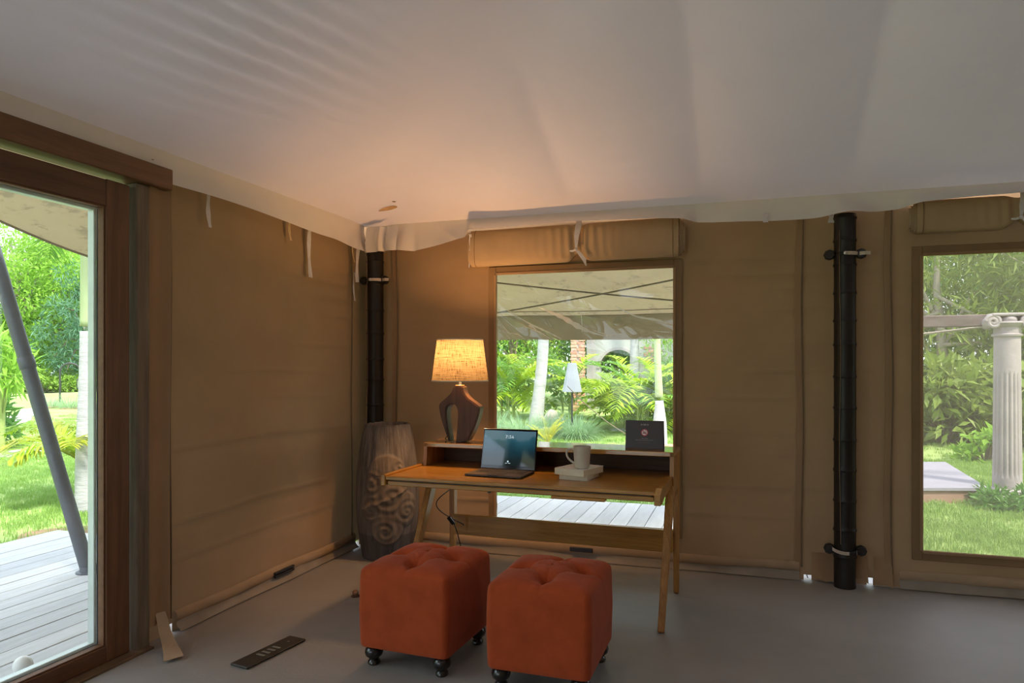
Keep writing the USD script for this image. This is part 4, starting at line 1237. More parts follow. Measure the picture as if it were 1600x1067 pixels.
ok &= np.hypot((pp[:, 0] + 13.2), pp[:, 1] - 10.2) > .5
ok &= (np.hypot(pp[:, 0] - 3.11, pp[:, 1] - 10.25) > .35) & (np.hypot(pp[:, 0] - .02, pp[:, 1] - 10.62) > .35)
pp = pp[ok]
zz = ground_z(pp[:, 0], pp[:, 1]) - .004
gi.CreatePrototypesRel().SetTargets(protos)
gi.CreateProtoIndicesAttr(Vt.IntArray.FromNumpy(r.integers(0, 4, len(pp)).astype(np.int32)))
gi.CreatePositionsAttr(Vt.Vec3fArray.FromNumpy(np.column_stack([pp, zz]).astype(np.float32)))
an = r.uniform(0, 2 * PI, len(pp))
gi.CreateOrientationsAttr(Vt.QuathArray([Gf.Quath(float(math.cos(a / 2)), 0, 0, float(math.sin(a / 2))) for a in an]))
sc_ = r.uniform(.7, 1.35, len(pp))
gi.CreateScalesAttr(Vt.Vec3fArray.FromNumpy(np.column_stack([sc_, sc_, sc_]).astype(np.float32)))

# ------------------------------------------------------------------ awnings (fly roof) over the decks
aw = thing('awning', 'beige canvas porch awning with a hanging valance seen through the desk window', 'awning')


def fly_z(y):
    return 2.9 - .327 * (y - 5.4)


def fly(x, y):
    n = meshkit.fbm(np.stack([x * .8, y * .8, 0 * x], -1), 3, 15) - .5
    return np.stack([x, y, fly_z(y) + .05 * n - .03 * np.sin(PI * np.clip((y - 5.4) / 2.5, 0, 1))], -1)


part(aw, 'roof', grid(np.linspace(-3.9, 1.12, 70), np.linspace(5.32, 7.95, 44), fly), M['fly'], True)
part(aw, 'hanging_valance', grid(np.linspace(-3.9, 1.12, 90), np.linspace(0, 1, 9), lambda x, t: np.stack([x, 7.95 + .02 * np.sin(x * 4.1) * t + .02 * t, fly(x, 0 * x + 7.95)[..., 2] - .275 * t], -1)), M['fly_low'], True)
xx = np.linspace(-3.9, 1.12, 60)
e_ = fly(xx, 0 * xx + 7.94)
part(aw, 'edge_seam', tube(e_ - [0, .01, .012], .012, 8), M['fly_seam'], True)
part(aw, 'edge_seam', tube(fly(xx, 0 * xx + 7.80) - [0, 0, .004], .006, 6), M['fly_seam'], True)
for (a, b) in (((-3.6, 7.98), (.5, 6.52)), ((-3.2, 6.55), (1.05, 7.95))):
    t_ = np.linspace(0, 1, 14)
    x_, y_ = a[0] + (b[0] - a[0]) * t_, a[1] + (b[1] - a[1]) * t_
    q = fly(x_, np.minimum(y_, 7.93))
    q[:, 2] = np.linspace(q[0, 2], q[-1, 2], 14) - .055 - .03 * np.sin(PI * t_)
    solo('guy_rope', tube(q, .0085, 8), M['rope'], 'dark rope under the porch awning ' + ('rising to the right' if a[1] > b[1] else 'falling to the right'), 'rope', True)

a2 = thing('awning', 'beige canvas awning with a scalloped edge outside the glazed door', 'awning')


def fly2(y, t):
    u = (y - 4.85) / 3.6
    q = (y - 4.95) ** 2
    edge = 2.33 + .135 * q / (1 + .10 * q)
    xe = -5.0
    n = meshkit.fbm(np.stack([y * .9, t * 2, 0 * y], -1), 3, 25) - .5
    x = -3.0 + (xe + 3.0) * t
    z = 2.98 + (edge - 2.98) * t + .12 * np.sin(PI * t) * 0 - .05 * np.sin(PI * t) + .02 * (n - .0)
    return np.stack([x, y, z], -1)


part(a2, 'roof', grid(np.linspace(-4.4, 5.27, 90), np.linspace(0, 1, 30), fly2), M['fly'], True)
part(a2, 'edge_seam', tube(fly2(np.linspace(-4.4, 5.27, 90), np.ones(90)), .012, 8), M['fly_seam'], True)


def lean_pole(p0, p1, label):
    t = thing('awning_pole', label, 'pole', p0)
    d_ = np.array(p1) - np.array(p0)
    n = np.linspace(0, 1, 6)
    part(t, 'tube', tube(d_[None] * n[:, None], .049, 20), M['pole'], True)
    part(t, 'foot', lathe([(0, 0), (.085, 0), (.085, .008), (.06, .014), (.058, .05), (0, .05)], 24), M['pole'], 40)
    part(t, 'collar', tube(np.array([d_ * .55, d_ * .58]), .055, 20), M['pole'], True)
    return t


lean_pole((-4.655, 4.075, -.05), (-5.30, 3.72, 2.72), 'slanted grey steel awning pole standing on the deck outside the door')
lean_pole((-4.70, -.6, -.05), (-5.30, -.95, 2.86), 'slanted grey steel awning pole farther along the deck, behind the viewer')
o = thing('door_stop', 'small white ball door stop on the deck by the door corner', 'door stop', (-3.42, 2.62, -.05))
part(o, 'ball', place(trimesh.creation.icosphere(3, .045), (0, 0, .05)), M['white'], True)
part(o, 'base', lathe([(0, 0), (.04, 0), (.035, .012), (0, .014)], 20), M['alu'], 40)

# ------------------------------------------------------------------ planting
def ribbons(bases, dirs, lens, widths, droop, side_z=0.0, segs=3):
    """many narrow arching blades: bases (N,3), unit dirs (N,3), bending down by 'droop' (N) along their length"""
    N = len(bases)
    s = np.linspace(0, 1, segs + 1)
    side = np.cross(dirs, [0, 0, 1.0])
    side /= np.maximum(np.linalg.norm(side, axis=1, keepdims=True), 1e-6)
    V, F = [], []
    for i, t in enumerate(s):
        c = bases + dirs * (lens * t)[:, None] - np.array([0, 0, 1.0]) * (droop * lens * t ** 2)[:, None]
        w = widths * (1.0 if segs == 1 else np.interp(t, [0, .35, 1], [.55, 1, .06]))
        V += [c - side * w[:, None] / 2, c + side * w[:, None] / 2]
    V = np.stack(V, 1).reshape(-1, 3)
    k_ = 2 * (segs + 1)
    b = np.arange(N) * k_
    for i in range(segs):
        F += [np.stack([b + 2 * i, b + 2 * i + 1, b + 2 * i + 3], 1), np.stack([b + 2 * i, b + 2 * i + 3, b + 2 * i + 2], 1)]
    return trimesh.Trimesh(V, np.vstack(F), process=False)


def frond(base, az, elev, length, droop, pairs, ll, lw, r, vee=.35, start=.22):
    """one feather leaf: rachis and two rows of leaflets"""
    n = 14
    s = np.linspace(0, 1, n)
    el = elev - droop * s ** 1.2
    h = np.array([math.cos(az), math.sin(az), 0])
    st = length / (n - 1)
    pts = [np.array(base, float)]
    for i in range(1, n):
        pts.append(pts[-1] + st * (h * math.cos(el[i]) + np.array([0, 0, math.sin(el[i])])))
    pts = np.array(pts)
    rach = tube(pts, np.linspace(.012, .003, n) * (length / 1.5), 4, False)
    ss = np.linspace(start, .985, pairs)
    B, D, Ln = [], [], []
    sidev = np.array([-h[1], h[0], 0])
    for q in ss:
        x = q * (n - 1)
        i = min(int(x), n - 2)
        p = pts[i] + (pts[i + 1] - pts[i]) * (x - i)
        tg = pts[i + 1] - pts[i]
        tg /= np.linalg.norm(tg)
        up = np.cross(tg, sidev)
        up *= np.sign(up[2]) if abs(up[2]) > 1e-6 else 1
        l = ll * math.sin(PI * (.16 + .80 * (q - start) / (1 - start))) ** .7
        for sg in (-1, 1):
            d_ = tg * .62 + sidev * sg * .80 + up * vee + r.normal(0, .07, 3)
            B.append(p)
            D.append(d_ / np.linalg.norm(d_))
            Ln.append(l * r.uniform(.88, 1.1))
    lf = ribbons(np.array(B), np.array(D), np.array(Ln), np.full(len(B), lw), np.full(len(B), .35) * r.uniform(.6, 1.5, len(B)), segs=2)
    return cat_(rach, lf)


def palm_clump(name, label, loc, n, length, r_seed, mat, mats2=None, elev=(.5, 1.35), droop=(.9, 1.7), pairs=22, ll=.56, lw=.085, group=None, stems=4, spread=.25, cat='palm', scale=1.0, rz=0):
    r = np.random.default_rng(r_seed)
    t = thing(name, label, cat, loc, rz, group, scale=scale)
    for i in range(stems):
        a = r.uniform(0, 2 * PI)
        p0 = np.array([math.cos(a), math.sin(a), 0]) * spread * r.uniform(.2, 1)
        part(t, 'stem', tube(np.array([p0 * .6, p0, p0 * 1.25 + [0, 0, length * .35]]), [.04, .034, .024], 7), M['stem'], True)
    for i in range(n):
        az = i * 2.39996 + r.uniform(-.3, .3)
        a2_ = r.uniform(0, 2 * PI)
        b = np.array([math.cos(a2_), math.sin(a2_), 0]) * spread * r.uniform(0, 1) + [0, 0, length * r.uniform(.05, .40)]
        mt = mat if not mats2 or r.random() > .3 else mats2
        part(t, 'frond', frond(b, az, r.uniform(*elev), length * r.uniform(.75, 1.1), r.uniform(*droop), pairs, ll, lw, r), M[mt])
    return t


PG = 'areca palms in the bed behind the porch'
def gz(x, y):
    return float(ground_z(np.array([x]), np.array([y]))[0])


def clump(x, y, label, n, length, seed, mat, mats2=None, **kw):
    return palm_clump('areca_palm', label, (x, y, gz(x, y)), n, length, seed, mat, mats2, **kw)


clump(-3.05, 18.9, 'bright yellow-green areca palm right of the white garden lamp', 30, 1.95, 41, 'palm_bright', 'palm_yellow', elev=(.35, 1.3))
clump(-2.55, 18.3, 'bright green areca palm in the middle of the window bed', 30, 2.15, 42, 'palm_bright', 'palm_green', elev=(.3, 1.25))
clump(-1.75, 19.6, 'yellow-green areca palm behind the bottle palm stem', 28, 2.2, 43, 'palm_bright', 'palm_yellow', elev=(.35, 1.3))
clump(-2.6, 21.6, 'tall green areca palm at the back of the bed before the arch', 22, 2.2, 44, 'palm_green', 'palm_bright')
clump(-6.55, 20.4, 'green areca palm at the left edge of the desk window', 28, 2.4, 45, 'palm_bright', 'palm_green')
clump(-5.35, 22.4, 'green areca palm just right of the leaning white trunk', 24, 2.0, 46, 'palm_green', 'palm_bright')
clump(-7.6, 22.5, 'large green areca palm behind the left of the window bed', 24, 2.6, 47, 'palm_green')
clump(-.6, 21.5, 'green areca palm right of the bottle palm', 24, 2.3, 48, 'palm_bright', 'palm_green')

# low cycad with yellow fronds
palm_clump('cycad', 'small cycad with stiff yellow fronds at the porch edge behind the laptop', (-3.85, 14.3, gz(-3.85, 14.3)), 16, .62, 49, 'palm_yellow', 'palm_yellow', elev=(.5, 1.2), droop=(.3, .8), pairs=24, ll=.13, lw=.012, stems=1, spread=.05, cat='cycad')


def grass_clump(label, x, y, n, h, spread, seed):
    r = np.random.default_rng(seed)
    a = r.uniform(0, 2 * PI, n)
    el = r.uniform(.55, 1.35, n)
    d_ = np.stack([np.cos(a) * np.cos(el), np.sin(a) * np.cos(el), np.sin(el)], 1)
    b = np.stack([np.cos(a), np.sin(a), 0 * a], 1) * (spread * r.random(n) ** .5)[:, None] * .35
    t = thing('fountain_grass', label, 'ornamental grass', (x, y, gz(x, y)), 0, None)
    part(t, 'blades', ribbons(b, d_, h * r.uniform(.6, 1.15, n), np.full(n, .011), r.uniform(.25, .85, n), segs=4), M['grass_tall'], kind='stuff')
    part(t, 'crown', place(trimesh.creation.icosphere(2, 1.0), (0, 0, 0)).apply_scale([spread * .35, spread * .35, .05]), M['soil'], True)
    return t


grass_clump('wide clump of grey-green fountain grass at the left of the desk window', -4.85, 15.5, 1100, 1.0, .75, 51)
grass_clump('grey-green fountain grass clump at the foot of the leaning trunk', -4.55, 16.6, 800, .95, .6, 52)
grass_clump('round clump of fountain grass in the middle of the desk window', -3.62, 15.9, 1200, .98, .65, 53)
grass_clump('fountain grass clump under the white garden lamp', -4.15, 17.2, 900, 1.05, .6, 54)
grass_clump('fountain grass clump at the far left of the window bed', -5.9, 16.8, 800, 1.1, .7, 55)


def palm_tree(name, label, loc, path, rad, crown=None, cl=0, seed=1, group=None, shaft=None, mat='palm_green'):
    r = np.random.default_rng(seed)
    t = thing(name, label, 'palm tree', loc, 0, group)
    path, rad = np.array(path, float), np.array(rad, float)
    cs_ = CubicSpline(path[:, 2], path)
    z = np.linspace(path[0, 2], path[-1, 2], 60)
    rr_ = np.interp(z, path[:, 2], rad) * (1 + .02 * np.sin(z * 42))
    if shaft:
        k_ = z < shaft
        part(t, 'trunk', tube(cs_(z[k_]), rr_[k_], 20), M['palm_trunk'], True)
        part(t, 'crownshaft', tube(cs_(z[~k_]), rr_[~k_], 20), M['crownshaft'], True)
    else:
        part(t, 'trunk', tube(cs_(z), rr_, 20), M['palm_trunk'], True)
    top_ = cs_(z[-1])
    for i in range(crown or 0):
        part(t, 'frond', frond(top_, i * 2.39996, r.uniform(.1, 1.2), cl * r.uniform(.85, 1.1), r.uniform(1.0, 1.7), 34, cl * .24, .04, r), M[mat])
    return t


palm_tree('palm_tree', 'leaning palm with a pale grey ringed trunk, left in the desk window', (-5.28, 18.7, gz(-5.28, 18.7)), [[-.12, 0, 0], [-.02, 0, .9], [.10, 0, 2.2], [.10, 0, 4.2], [.06, 0, 6.0]], [.21, .165, .15, .14, .13], 16, 2.6, 61)
palm_tree('palm_tree', 'slender bottle palm with a swollen white base behind the no-smoking card', (-1.62, 14.8, gz(-1.62, 14.8)), [[0, 0, 0], [0, 0, .5], [-.01, 0, .95], [-.04, 0, 1.7], [-.06, 0, 3.4], [-.08, 0, 4.4]], [.155, .14, .085, .072, .062, .05], 12, 1.8, 62, None, .98, 'palm_bright')
palm_tree('palm_tree', 'pale palm trunk far behind at the right of the desk window', (-3.75, 26.0, gz(-3.75, 26)), [[0, 0, 0], [0, 0, 2.5], [.05, 0, 5], [.1, 0, 7]], [.20, .16, .15, .14], 14, 2.6, 63)
palm_tree('palm_tree', 'bottle palm with a white ringed trunk beside the slanted pole', (-7.13, 6.22, gz(-7.13, 6.22)), [[0, 0, 0], [0, 0, .7], [0, 0, 1.4], [0, 0, 2.15], [0, 0, 3.1], [.02, 0, 3.6]], [.125, .115, .085, .07, .062, .05], 12, 1.7, 64, None, 2.10, 'palm_green')

# young yellow palm by the door deck
yp = thing('young_palm', 'young palm with bright yellow-green fronds behind the slanted pole', 'palm', (-7.58, 6.66, gz(-7.58, 6.66)))
r = np.random.default_rng(66)
part(yp, 'stem', tube(np.array([[0, 0, 0], [0, 0, .25], [.01, 0, .45]]), [.05, .045, .03], 10), M['stem'], True)
for az, el, ln, dr in ((3.45, 1.25, 1.35, 1.75), (3.05, 1.10, 1.40, 1.5), (3.95, 1.22, 1.25, 2.1), (3.30, .85, 1.20, 1.6), (2.5, 1.2, 1.3, 1.6), (1.4, 1.15, 1.2, 1.5), (.3, 1.2, 1.2, 1.5), (-.9, 1.15, 1.2, 1.5), (4.6, 1.2, 1.15, 1.9)):
    part(yp, 'frond', frond((0, 0, .38), az, el, ln, dr, 36, .42, .046, r), M['palm_yellow' if r.random() < .45 else 'palm_bright'])

# garden lamp
gl = thing('garden_lamp', 'white cone-shaded garden lamp on a thin black post', 'garden lamp', (-3.86, 16.5, gz(-3.86, 16.5)), 0, scale=.90)
part(gl, 'shade', lathe([(.27, 1.19), (.255, 1.25), (.12, 1.93), (.11, 1.95), (0, 1.955)], 6), M['shade_white'])
part(gl, 'post', tube([[0, 0, 0], [0, 0, 1.9]], .025, 10), M['iron'], True)
part(gl, 'base', lathe([(0, 0), (.12, 0), (.11, .03), (0, .04)], 20), M['iron'], 40)

# thin stake and guy line
solo('garden_stake', tube([[-5.28, 14.75, gz(-5.28, 14.75)], [-5.33, 14.75, .75], [-5.42, 14.75, 1.42]], [.016, .014, .010], 8), M['bark'], 'thin brown leaning stake at the left edge of the desk window', 'stake', True)
solo('guy_rope', tube(np.linspace([-3.9, 16.2, 1.0], [-1.9, 13.6, .05], 20) - np.array([0, 0, .10]) * np.sin(np.linspace(0, PI, 20))[:, None], .009, 6), M['rope'], 'thin pale guy line slanting down in front of the bright palms', 'rope', True)

# boulders
def boulder(label, loc, s, mat, seed):
    m = trimesh.creation.icosphere(3, 1.0)
    n = meshkit.fbm(m.vertices * 1.3 + seed, 3, seed) - .5
    m.vertices = m.vertices * (1 + .5 * n)[:, None] * s
    return solo('boulder', place(m, loc), M[mat], label, 'boulder', True)


boulder('pale round boulder at the foot of the leaning palm', (-4.75, 17.9, .06), [.21, .2, .25], 'boulder', 3)
boulder('smaller tan boulder right of the leaning palm', (-4.45, 17.6, -.02), [.22, .2, .2], 'boulder', 5)
boulder('reddish stone at the right edge of the desk window', (-1.30, 14.3, -.14), [.26, .16, .08], 'redstone', 7)

# brick pillar and the plastered garden wall with an arch
def brick_pillar(label, x, y, w, h, seed):
    t = thing('brick_pillar', label, 'pillar', (x, y, gz(x, y)))
    r = np.random.default_rng(seed)
    part(t, 'core', box2(-w / 2 + .03, w / 2 - .03, -w / 2 + .03, w / 2 - .03, 0, h, .01), M['mortar'])
    hh, row = .115, 0
    z = .0
    while z + hh < h:
        for side in range(4):
            for q in range(2):
                ln = w / 2 - .012
                off = (-.25 + .5 * q) * w * (1 if row % 2 else .98)
                b = cbox(ln * (1.0 if row % 2 else (.72 if q else 1.2)), .07, hh - .016, (off + (0 if row % 2 else (.045 if q else -.01)), -w / 2 + .03 + r.uniform(-.012, .008), z + hh / 2), .008)
                part(t, 'brick', place(b, (0, 0, 0), 90 * side), M[('brick', 'brick2')[r.integers(2)]])
        z += hh
        row += 1
    return t


brick_pillar('red brick pillar behind the white garden lamp', -5.72, 25.4, .42, 3.4, 71)
gw = thing('garden_wall', 'grey plastered garden wall with a round arched opening beyond the palms', 'wall', (-5.05, 26.8, gz(-5, 26.8)))
wp = sbox(-.55, 0, 3.2, 3.6).difference(unary_union([sbox(-.10 - .0, -.1, 1.30, 1.55), Point(.60, 1.55).buffer(.70, 24)]))
part(gw, 'wall_face', extrude(wp, .35), M['plaster'])
ring = Point(.60, 1.55).buffer(.80, 24).difference(Point(.60, 1.55).buffer(.70, 24)).intersection(sbox(-2, 1.55, 3, 4))
part(gw, 'arch_moulding', extrude(ring, .42), M['column'])
part(gw, 'pier', box2(-.60, -.30, -.28, .28, 0, 3.6, .02), M['column'])
part(gw, 'coping', box2(-.62, 3.25, -.24, .24, 3.6, 3.7, .02), M['column'])
for i in range(5):
    for j in range(2):
        part(gw, 'brick', box2(1.55 + .30 * j + (.12 if i % 2 else 0), 1.82 + .30 * j + (.12 if i % 2 else 0), -.20, -.16, 1.75 + i * .13, 1.86 + i * .13, .01), M[('brick', 'brick2')[(i + j) % 2]])


# ------------------------------------------------------------------ trees and shrubs
def leaves(centres, radii, per, size, r, flat=.0, aspect=2.2, hang=.25):
    """leaf blades (two triangles, folded along the midrib) scattered in balls"""
    C = np.repeat(np.asarray(centres, float), per, 0)
    Rd = np.repeat(np.asarray(radii, float), per, 0)
    n = len(C)
    d_ = r.normal(0, 1, (n, 3))
    d_ /= np.linalg.norm(d_, axis=1, keepdims=True)
    p = C + d_ * (Rd * r.uniform(.35, 1.0, n) ** .6)[:, None] * np.array([1, 1, .8])
    ax = d_ * .8 + r.normal(0, .6, (n, 3)) - np.array([0, 0, hang])
    ax[:, 2] *= (1 - flat)
    ax /= np.linalg.norm(ax, axis=1, keepdims=True)
    sd = np.cross(ax, r.normal(0, .5, (n, 3)) + [0, 0, 1.0])
    sd /= np.maximum(np.linalg.norm(sd, axis=1, keepdims=True), 1e-6)
    nm = np.cross(sd, ax)
    l = size * r.uniform(.6, 1.25, n)
    w = l / aspect
    fold = (w * .22)[:, None] * nm
    V = np.stack([p, p + ax * (l * .45)[:, None] + sd * (w * .5)[:, None] + fold, p + ax * l[:, None], p + ax * (l * .45)[:, None] - sd * (w * .5)[:, None] + fold], 1).reshape(-1, 3)
    b = np.arange(n) * 4
    return trimesh.Trimesh(V, np.vstack([np.stack([b, b + 1, b + 2], 1), np.stack([b, b + 2, b + 3], 1)]), process=False)


def tree(label, loc, h, cr, mat, bark, seed, size=.22, per=60, ncl=70, low=.25, aspect=2.2, scale=1.0, group=None, name='garden_tree', squash=.8, cat='tree'):
    r = np.random.default_rng(seed)
    t = thing(name, label, cat, loc, 0, group, scale=scale)
    cz = h * (.5 + low / 2)
    half = h * (1 - low) / 2
    c = r.normal(0, 1, (ncl, 3))
    c /= np.linalg.norm(c, axis=1, keepdims=True)
    c = c * (r.uniform(.25, 1, ncl) ** .45)[:, None] * [cr, cr, half] + [0, 0, cz]
    b = [tube(np.array([[0, 0, 0], [.05 * cr, 0, h * .3], [0, .06 * cr, h * .62], [0, 0, h * .85]]), np.array([.055, .042, .028, .01]) * h * .55, 9)]
    for i in range(9):
        q = c[r.integers(ncl)]
        z0 = h * r.uniform(.2, .6)
        m_ = (np.array([0, 0, z0]) + q) / 2 + [0, 0, .08 * h]
        b.append(tube(np.array([[0, 0, z0], m_, q]), np.array([.018, .011, .004]) * h * .6, 6))
    part(t, 'trunk', cat_(*b), M[bark], True)
    part(t, 'foliage', leaves(c, r.uniform(.16, .34, ncl) * cr, per, size, r, aspect=aspect), M[mat], kind='stuff')
    return t


def at(src, label, x, y, s=1.0, rz=0, group=None, name='garden_tree', cat='tree'):
    return copy(src, name, (x, y, gz(x, y) - .05), rz, s, label, cat, group)


T1 = tree('light green feathery tree at the far left of the door view', (-49, 36.6, -.4), 8.0, 3.2, 'leaf_light', 'bark_pale', 81, .26, 75, 120, .10, 3.0, 1.6)
T2 = tree('bright mid-green tree in the middle of the door view', (-45.6, 37.7, -.4), 7.0, 2.8, 'leaf_light', 'bark', 82, .24, 75, 120, .06, 2.6, 1.55)
T3 = tree('dark green tree behind the lanterns in the door view', (-50.0, 44.0, -.4), 9.0, 4.6, 'leaf_mid', 'bark', 83, .36, 70, 130, .03, 2.2)
T4 = tree('blue-green feathery conifer at the right of the door view', (-40.7, 35.3, -.4), 5.4, 1.7, 'leaf_blue', 'bark', 84, .30, 70, 80, .06, 6.0, 1.55)
BG = 'background trees beyond the garden'
at(T3, 'dense dark tree on the left of the far tree line', -57, 38, 1.25, 40)
at(T3, 'dense dark tree in the far tree line behind the gravel road', -57, 48, 1.4, 150)
at(T1, 'light green tree high behind the gravel road', -50, 30, 1.6, 200)
at(T2, 'bright tree crown showing through the gap left of the pole', -52, 33.5, 1.4, 70)
at(T2, 'bright tree crown right behind the conifer', -42, 40, 1.5, 250)
at(T1, 'tall pale green tree at the skyline of the door view', -56, 43, 1.6, 20)
# along the lawn beside the door, out past the deck
for i, (x, y, s_, rz, src) in enumerate(((-21, -3, .85, 20, 1), (-26, 6.5, .95, 90, 2), (-19, -11, .9, 160, 2), (-33, 13, 1.3, 230, 1), (-31, -7, 1.2, 300, 3), (-24, -18, 1.1, 50, 3), (-38, 4, 1.3, 130, 2))):
    at((T1, T2, T3)[src - 1], ('tree on the side lawn straight out from the door', 'tree on the side lawn left of the path', 'tree on the side lawn behind the viewer', 'tall tree at the far edge of the side lawn', 'dark tree at the far side of the lawn, out from the door', 'dark tree at the back corner of the side lawn', 'tallest tree far out across the side lawn')[i], x, y, s_, rz)
# behind the desk window
at(T3, 'dark tree behind the garden wall, left in the desk window', -12.0, 30, .85, 10)
at(T3, 'dark tree filling the middle behind the garden wall', -6.6, 33, .85, 100)
at(T3, 'dark tree behind the wall at the right of the desk window', -1.2, 31, .85, 220)
at(T2, 'mid green tree over the right end of the garden wall', -1.6, 26.5, .72, 310)
at(T2, 'mid green tree left of the brick pillar', -8.9, 27.5, .75, 130)
at(T3, 'dark tree closing the view far behind the arch', -4.6, 36.5, .9, 170)
# behind the hazy window
T5 = tree('olive green bamboo-like thicket high behind the stone column', (5.4, 23.5, -.3), 6.5, 2.6, 'leaf_olive', 'bark_pale', 85, .34, 70, 110, .02, 5.0, name='thicket', cat='thicket')
at(T5, 'olive thicket left in the hazy window', 3.2, 25.5, 1.0, 60, name='thicket', cat='thicket')
at(T5, 'olive thicket right of the stone column', 9.0, 22.0, 1.05, 140, name='thicket', cat='thicket')
at(T3, 'dark tree behind the thickets, left in the hazy window', 4.4, 31, .9, 300)
at(T3, 'dark tree behind the thickets, right in the hazy window', 11.5, 29, 1.0, 45)
at(T2, 'bright tree between the two window views', .9, 28, .8, 80)


def shrub(label, x, y, rx, h, mat, seed, size=.2, per=26, ncl=46, aspect=2.3, name='shrub', group=None):
    r = np.random.default_rng(seed)
    t = thing(name, label, 'shrub', (x, y, gz(x, y) - .03), 0, group)
    c = r.normal(0, 1, (ncl, 3))
    c /= np.linalg.norm(c, axis=1, keepdims=True)
    c[:, 2] = np.abs(c[:, 2])
    c = c * (r.uniform(.3, 1, ncl) ** .5)[:, None] * [rx, rx, h * .85] + [0, 0, h * .08]
    part(t, 'stems', cat_(*[tube(np.array([[q[0] * .1, q[1] * .1, 0], [q[0] * .5, q[1] * .5, q[2] * .6], q]), [.022, .014, .005], 6) for q in c[:18]]), M['bark'], True)
    part(t, 'foliage', leaves(c, np.full(ncl, rx * .30), per, size, r, aspect=aspect, hang=.0), M[mat], kind='stuff')
    return t


shrub('broad-leaved shrub with pale leaf tips left of the stone column', 4.05, 17.2, 1.15, 2.0, 'leaf_pale', 91, .30, 24, 60)
shrub('broad-leaved olive shrub behind the stone column', 5.35, 17.6, 1.1, 1.9, 'leaf_pale', 92, .30, 24, 60)
shrub('olive shrub at the right edge of the hazy window', 6.5, 15.6, 1.1, 1.8, 'leaf_olive', 93, .28, 24, 60)
shrub('pale leaved shrub at the left edge of the hazy window', 2.75, 17.6, 1.0, 1.7, 'leaf_pale', 94, .30, 24, 50)
shrub('small bright green young shrub just left of the stone column', 4.0, 14.2, .38, .75, 'leaf_light', 95, .20, 18, 16)
shrub('low creeping plant at the foot of the stone column', 2.98, 9.72, .42, .22, 'leaf_mid', 96, .11, 26, 30)
shrub('leafy green shrub at the left edge of the door view', -14.75, 9.95, .95, 1.9, 'leaf_mid', 97, .26, 40, 60, 3.2)
tree('bamboo-like shrub with long light leaves overlapping the slanted pole', (-13.55, 9.95, gz(-13.55, 9.95)), 2.15, .50, 'leaf_light', 'stem', 98, .40, 22, 22, .52, 6.0, name='bamboo', cat='bamboo')
grass_clump('strap-leaved lily clump by the nearer lantern', -23.9, 20.1, 260, 1.0, .9, 56)
grass_clump('strap-leaved lily clump left of the lanterns', -25.3, 20.5, 260, 1.0, .9, 57)
for i, (x, y) in enumerate(((-41.6, 33.3), (-43.2, 32.6), (-39.0, 34.6), (-40.3, 34.0))):
    shrub(('croton bush second from the left in the far hedge', 'croton bush at the left end of the far hedge', 'croton bush at the right end of the far hedge, by the lanterns', 'farthest croton bush of the hedge, behind the slanted pole')[i], x, y, 1.25, 1.5, 'leaf_croton', 101 + i, .26, 28, 46, 2.4, 'croton_bush', 'croton hedge before the gravel road')


# shepherd hook lanterns
def hook(label, x, y, flip):
    t = thing('hook_lantern', label, 'lantern', (x, y, gz(x, y)), 42)
    a = np.linspace(PI, 0, 20)
    p = np.vstack([[[0, 0, 0], [0, 0, .6], [0, 0, 1.25]], np.stack([flip * (.36 + .36 * np.cos(a)), 0 * a, 1.25 + .36 * np.sin(a)], 1)[1:], [[flip * .72, 0, 1.12]]])
    part(t, 'hook', tube(p, .036, 8), M['iron'], True)
    part(t, 'chain', tube([[flip * .72, 0, 1.12], [flip * .72, 0, .98]], .010, 6), M['iron'], True)
    cx = flip * .72
    part(t, 'cage', cat_(*[box2(cx + sx * .10 - .012, cx + sx * .10 + .012, sy * .10 - .012, sy * .10 + .012, .58, .92, .002) for sx in (-1, 1) for sy in (-1, 1)]), M['iron'])
    part(t, 'pane', box2(cx - .09, cx + .09, -.09, .09, .60, .90, .004), M['lantern_glass'])
    part(t, 'cap', lathe([(.15, .92), (.03, 1.0), (0, 1.0)], 8, (cx, 0, 0)), M['iron'])
    part(t, 'tray', box2(cx - .13, cx + .13, -.13, .13, .55, .58, .004), M['iron'])
    return t


hook('black shepherd hook lantern, nearer one, right in the door view', -23.2, 20.0, 1)
hook('black shepherd hook lantern, farther one, left of the other', -26.9, 22.2, 1)

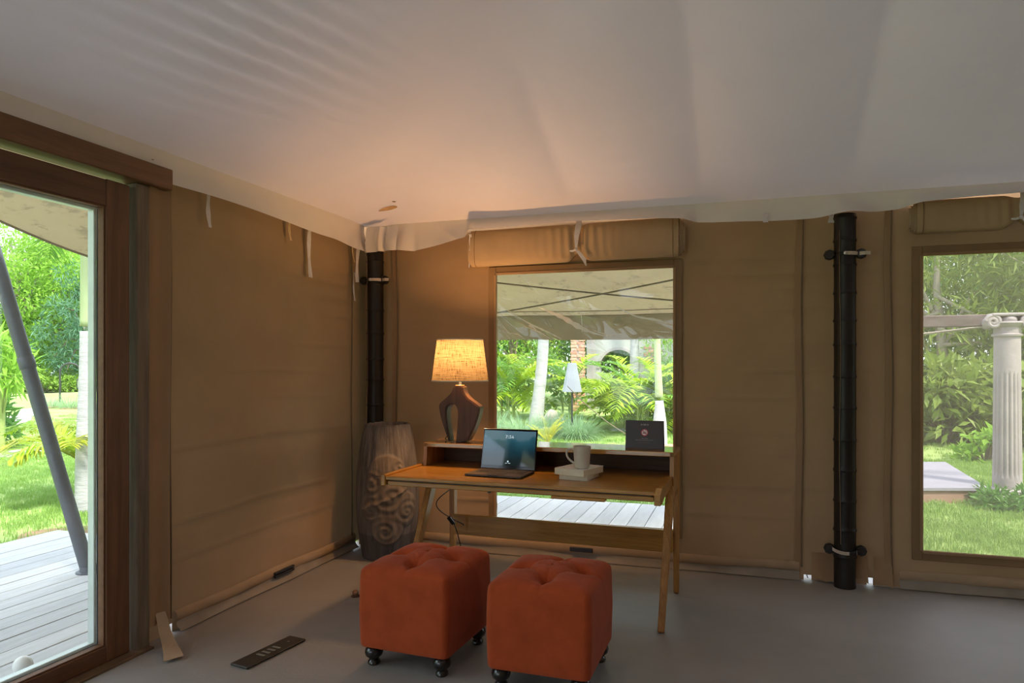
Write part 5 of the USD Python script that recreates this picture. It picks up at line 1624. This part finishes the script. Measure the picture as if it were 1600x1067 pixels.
# ------------------------------------------------------------------ stone column, beam and platform beyond the hazy window
def column(label, x, y, h):
    t = thing('stone_column', label, 'column', (x, y, gz(x, y)))
    H0 = h - .30
    a = np.linspace(0, 2 * PI, 145)

    def sh(a, z):
        fl_ = .011 * np.abs(np.sin(a * 9)) * sstep(.30, .34, z) * (1 - sstep(H0 * .76, H0 * .76 + .04, z))
        r = .158 - .020 * z / h - .011 + (.011 - fl_ * 0) - .016 * (1 - np.abs(np.sin(a * 9))) * sstep(.30, .34, z) * (1 - sstep(H0 * .76, H0 * .76 + .04, z))
        return np.stack([r * np.cos(a), r * np.sin(a), z], -1)
    part(t, 'shaft', grid(a, np.linspace(.16, H0, 60), sh), M['column'], True)
    part(t, 'base', lathe([(0, 0), (.235, 0), (.235, .05), (.215, .06), (.225, .085), (.205, .11), (.180, .12), (.19, .145), (.165, .165), (.15, .18)], 40), M['column'], 40)
    part(t, 'necking', lathe([(.135, H0 - .02), (.165, H0 - .01), (.17, H0 + .01), (.145, H0 + .025), (.145, H0 + .10), (.175, H0 + .12), (.20, H0 + .15), (.19, H0 + .17), (0, H0 + .17)], 40), M['column'], 40)
    for sx in (-1, 1):
        th_ = np.linspace(0, 4 * PI, 46)
        rr_ = np.linspace(.085, .012, 46)
        for yy_ in (-.13, .13):
            p = np.stack([sx * (.185 + rr_ * np.cos(th_)), np.full(46, yy_), H0 + .165 + rr_ * np.sin(th_)], 1)
            part(t, 'volute', tube(p, .026, 8), M['column'], True)
        part(t, 'scroll', place(lathe([(0, -.13), (.075, -.13), (.062, 0), (.075, .13), (0, .13)], 20), (sx * .185, 0, H0 + .165), 0, 90), M['column'], 40)
    part(t, 'abacus', box2(-.205, .205, -.16, .16, H0 + .235, H0 + .272, .012), M['column'])
    part(t, 'leaf_carving', place(trimesh.creation.icosphere(2, 1.0), (0, 0, 0)).apply_scale([.10, .17, .075]).apply_translation([0, 0, H0 + .19]), M['column'], True)
    return t


column('weathered fluted stone column with a scrolled capital in the hazy window', 3.11, 10.25, 2.35)
column('weathered stone column hidden behind the wall between the windows', .02, 10.62, 2.35)
solo('timber_beam', bar((-.1, 10.75, 2.06), (4.9, 10.15, 2.06), .14, .15, (0, 1, 0), .01), M['beam'], 'weathered horizontal timber beam behind the column capital', 'beam')
solo('dead_branch', tube([[-.3, 10.95, -.2], [.5, 10.9, 1.55], [1.0, 10.85, 1.74], [2.0, 10.80, 1.88], [2.7, 10.65, 1.96], [3.3, 10.55, 2.04]], [.024, .021, .02, .018, .016, .012], 7), M['bark_pale'], 'thin pale branch slanting under the timber beam', 'branch', True)
pf = thing('platform', 'low lavender-grey platform slab on the lawn beside the stone column', 'platform', (0, 0, 0))
PA = np.array([[.45, 9.25], [2.85, 10.03], [2.98, 12.53], [.60, 11.75]])
m_ = trimesh.creation.extrude_polygon(Polygon(PA), .035)
m_.apply_translation([0, 0, -.035])
part(pf, 'top', m_, M['platform'])
m_ = trimesh.creation.extrude_polygon(Polygon(PA).buffer(-.03, join_style=2), .18)
m_.apply_translation([0, 0, -.215])
part(pf, 'side', m_, M['platform_side'])
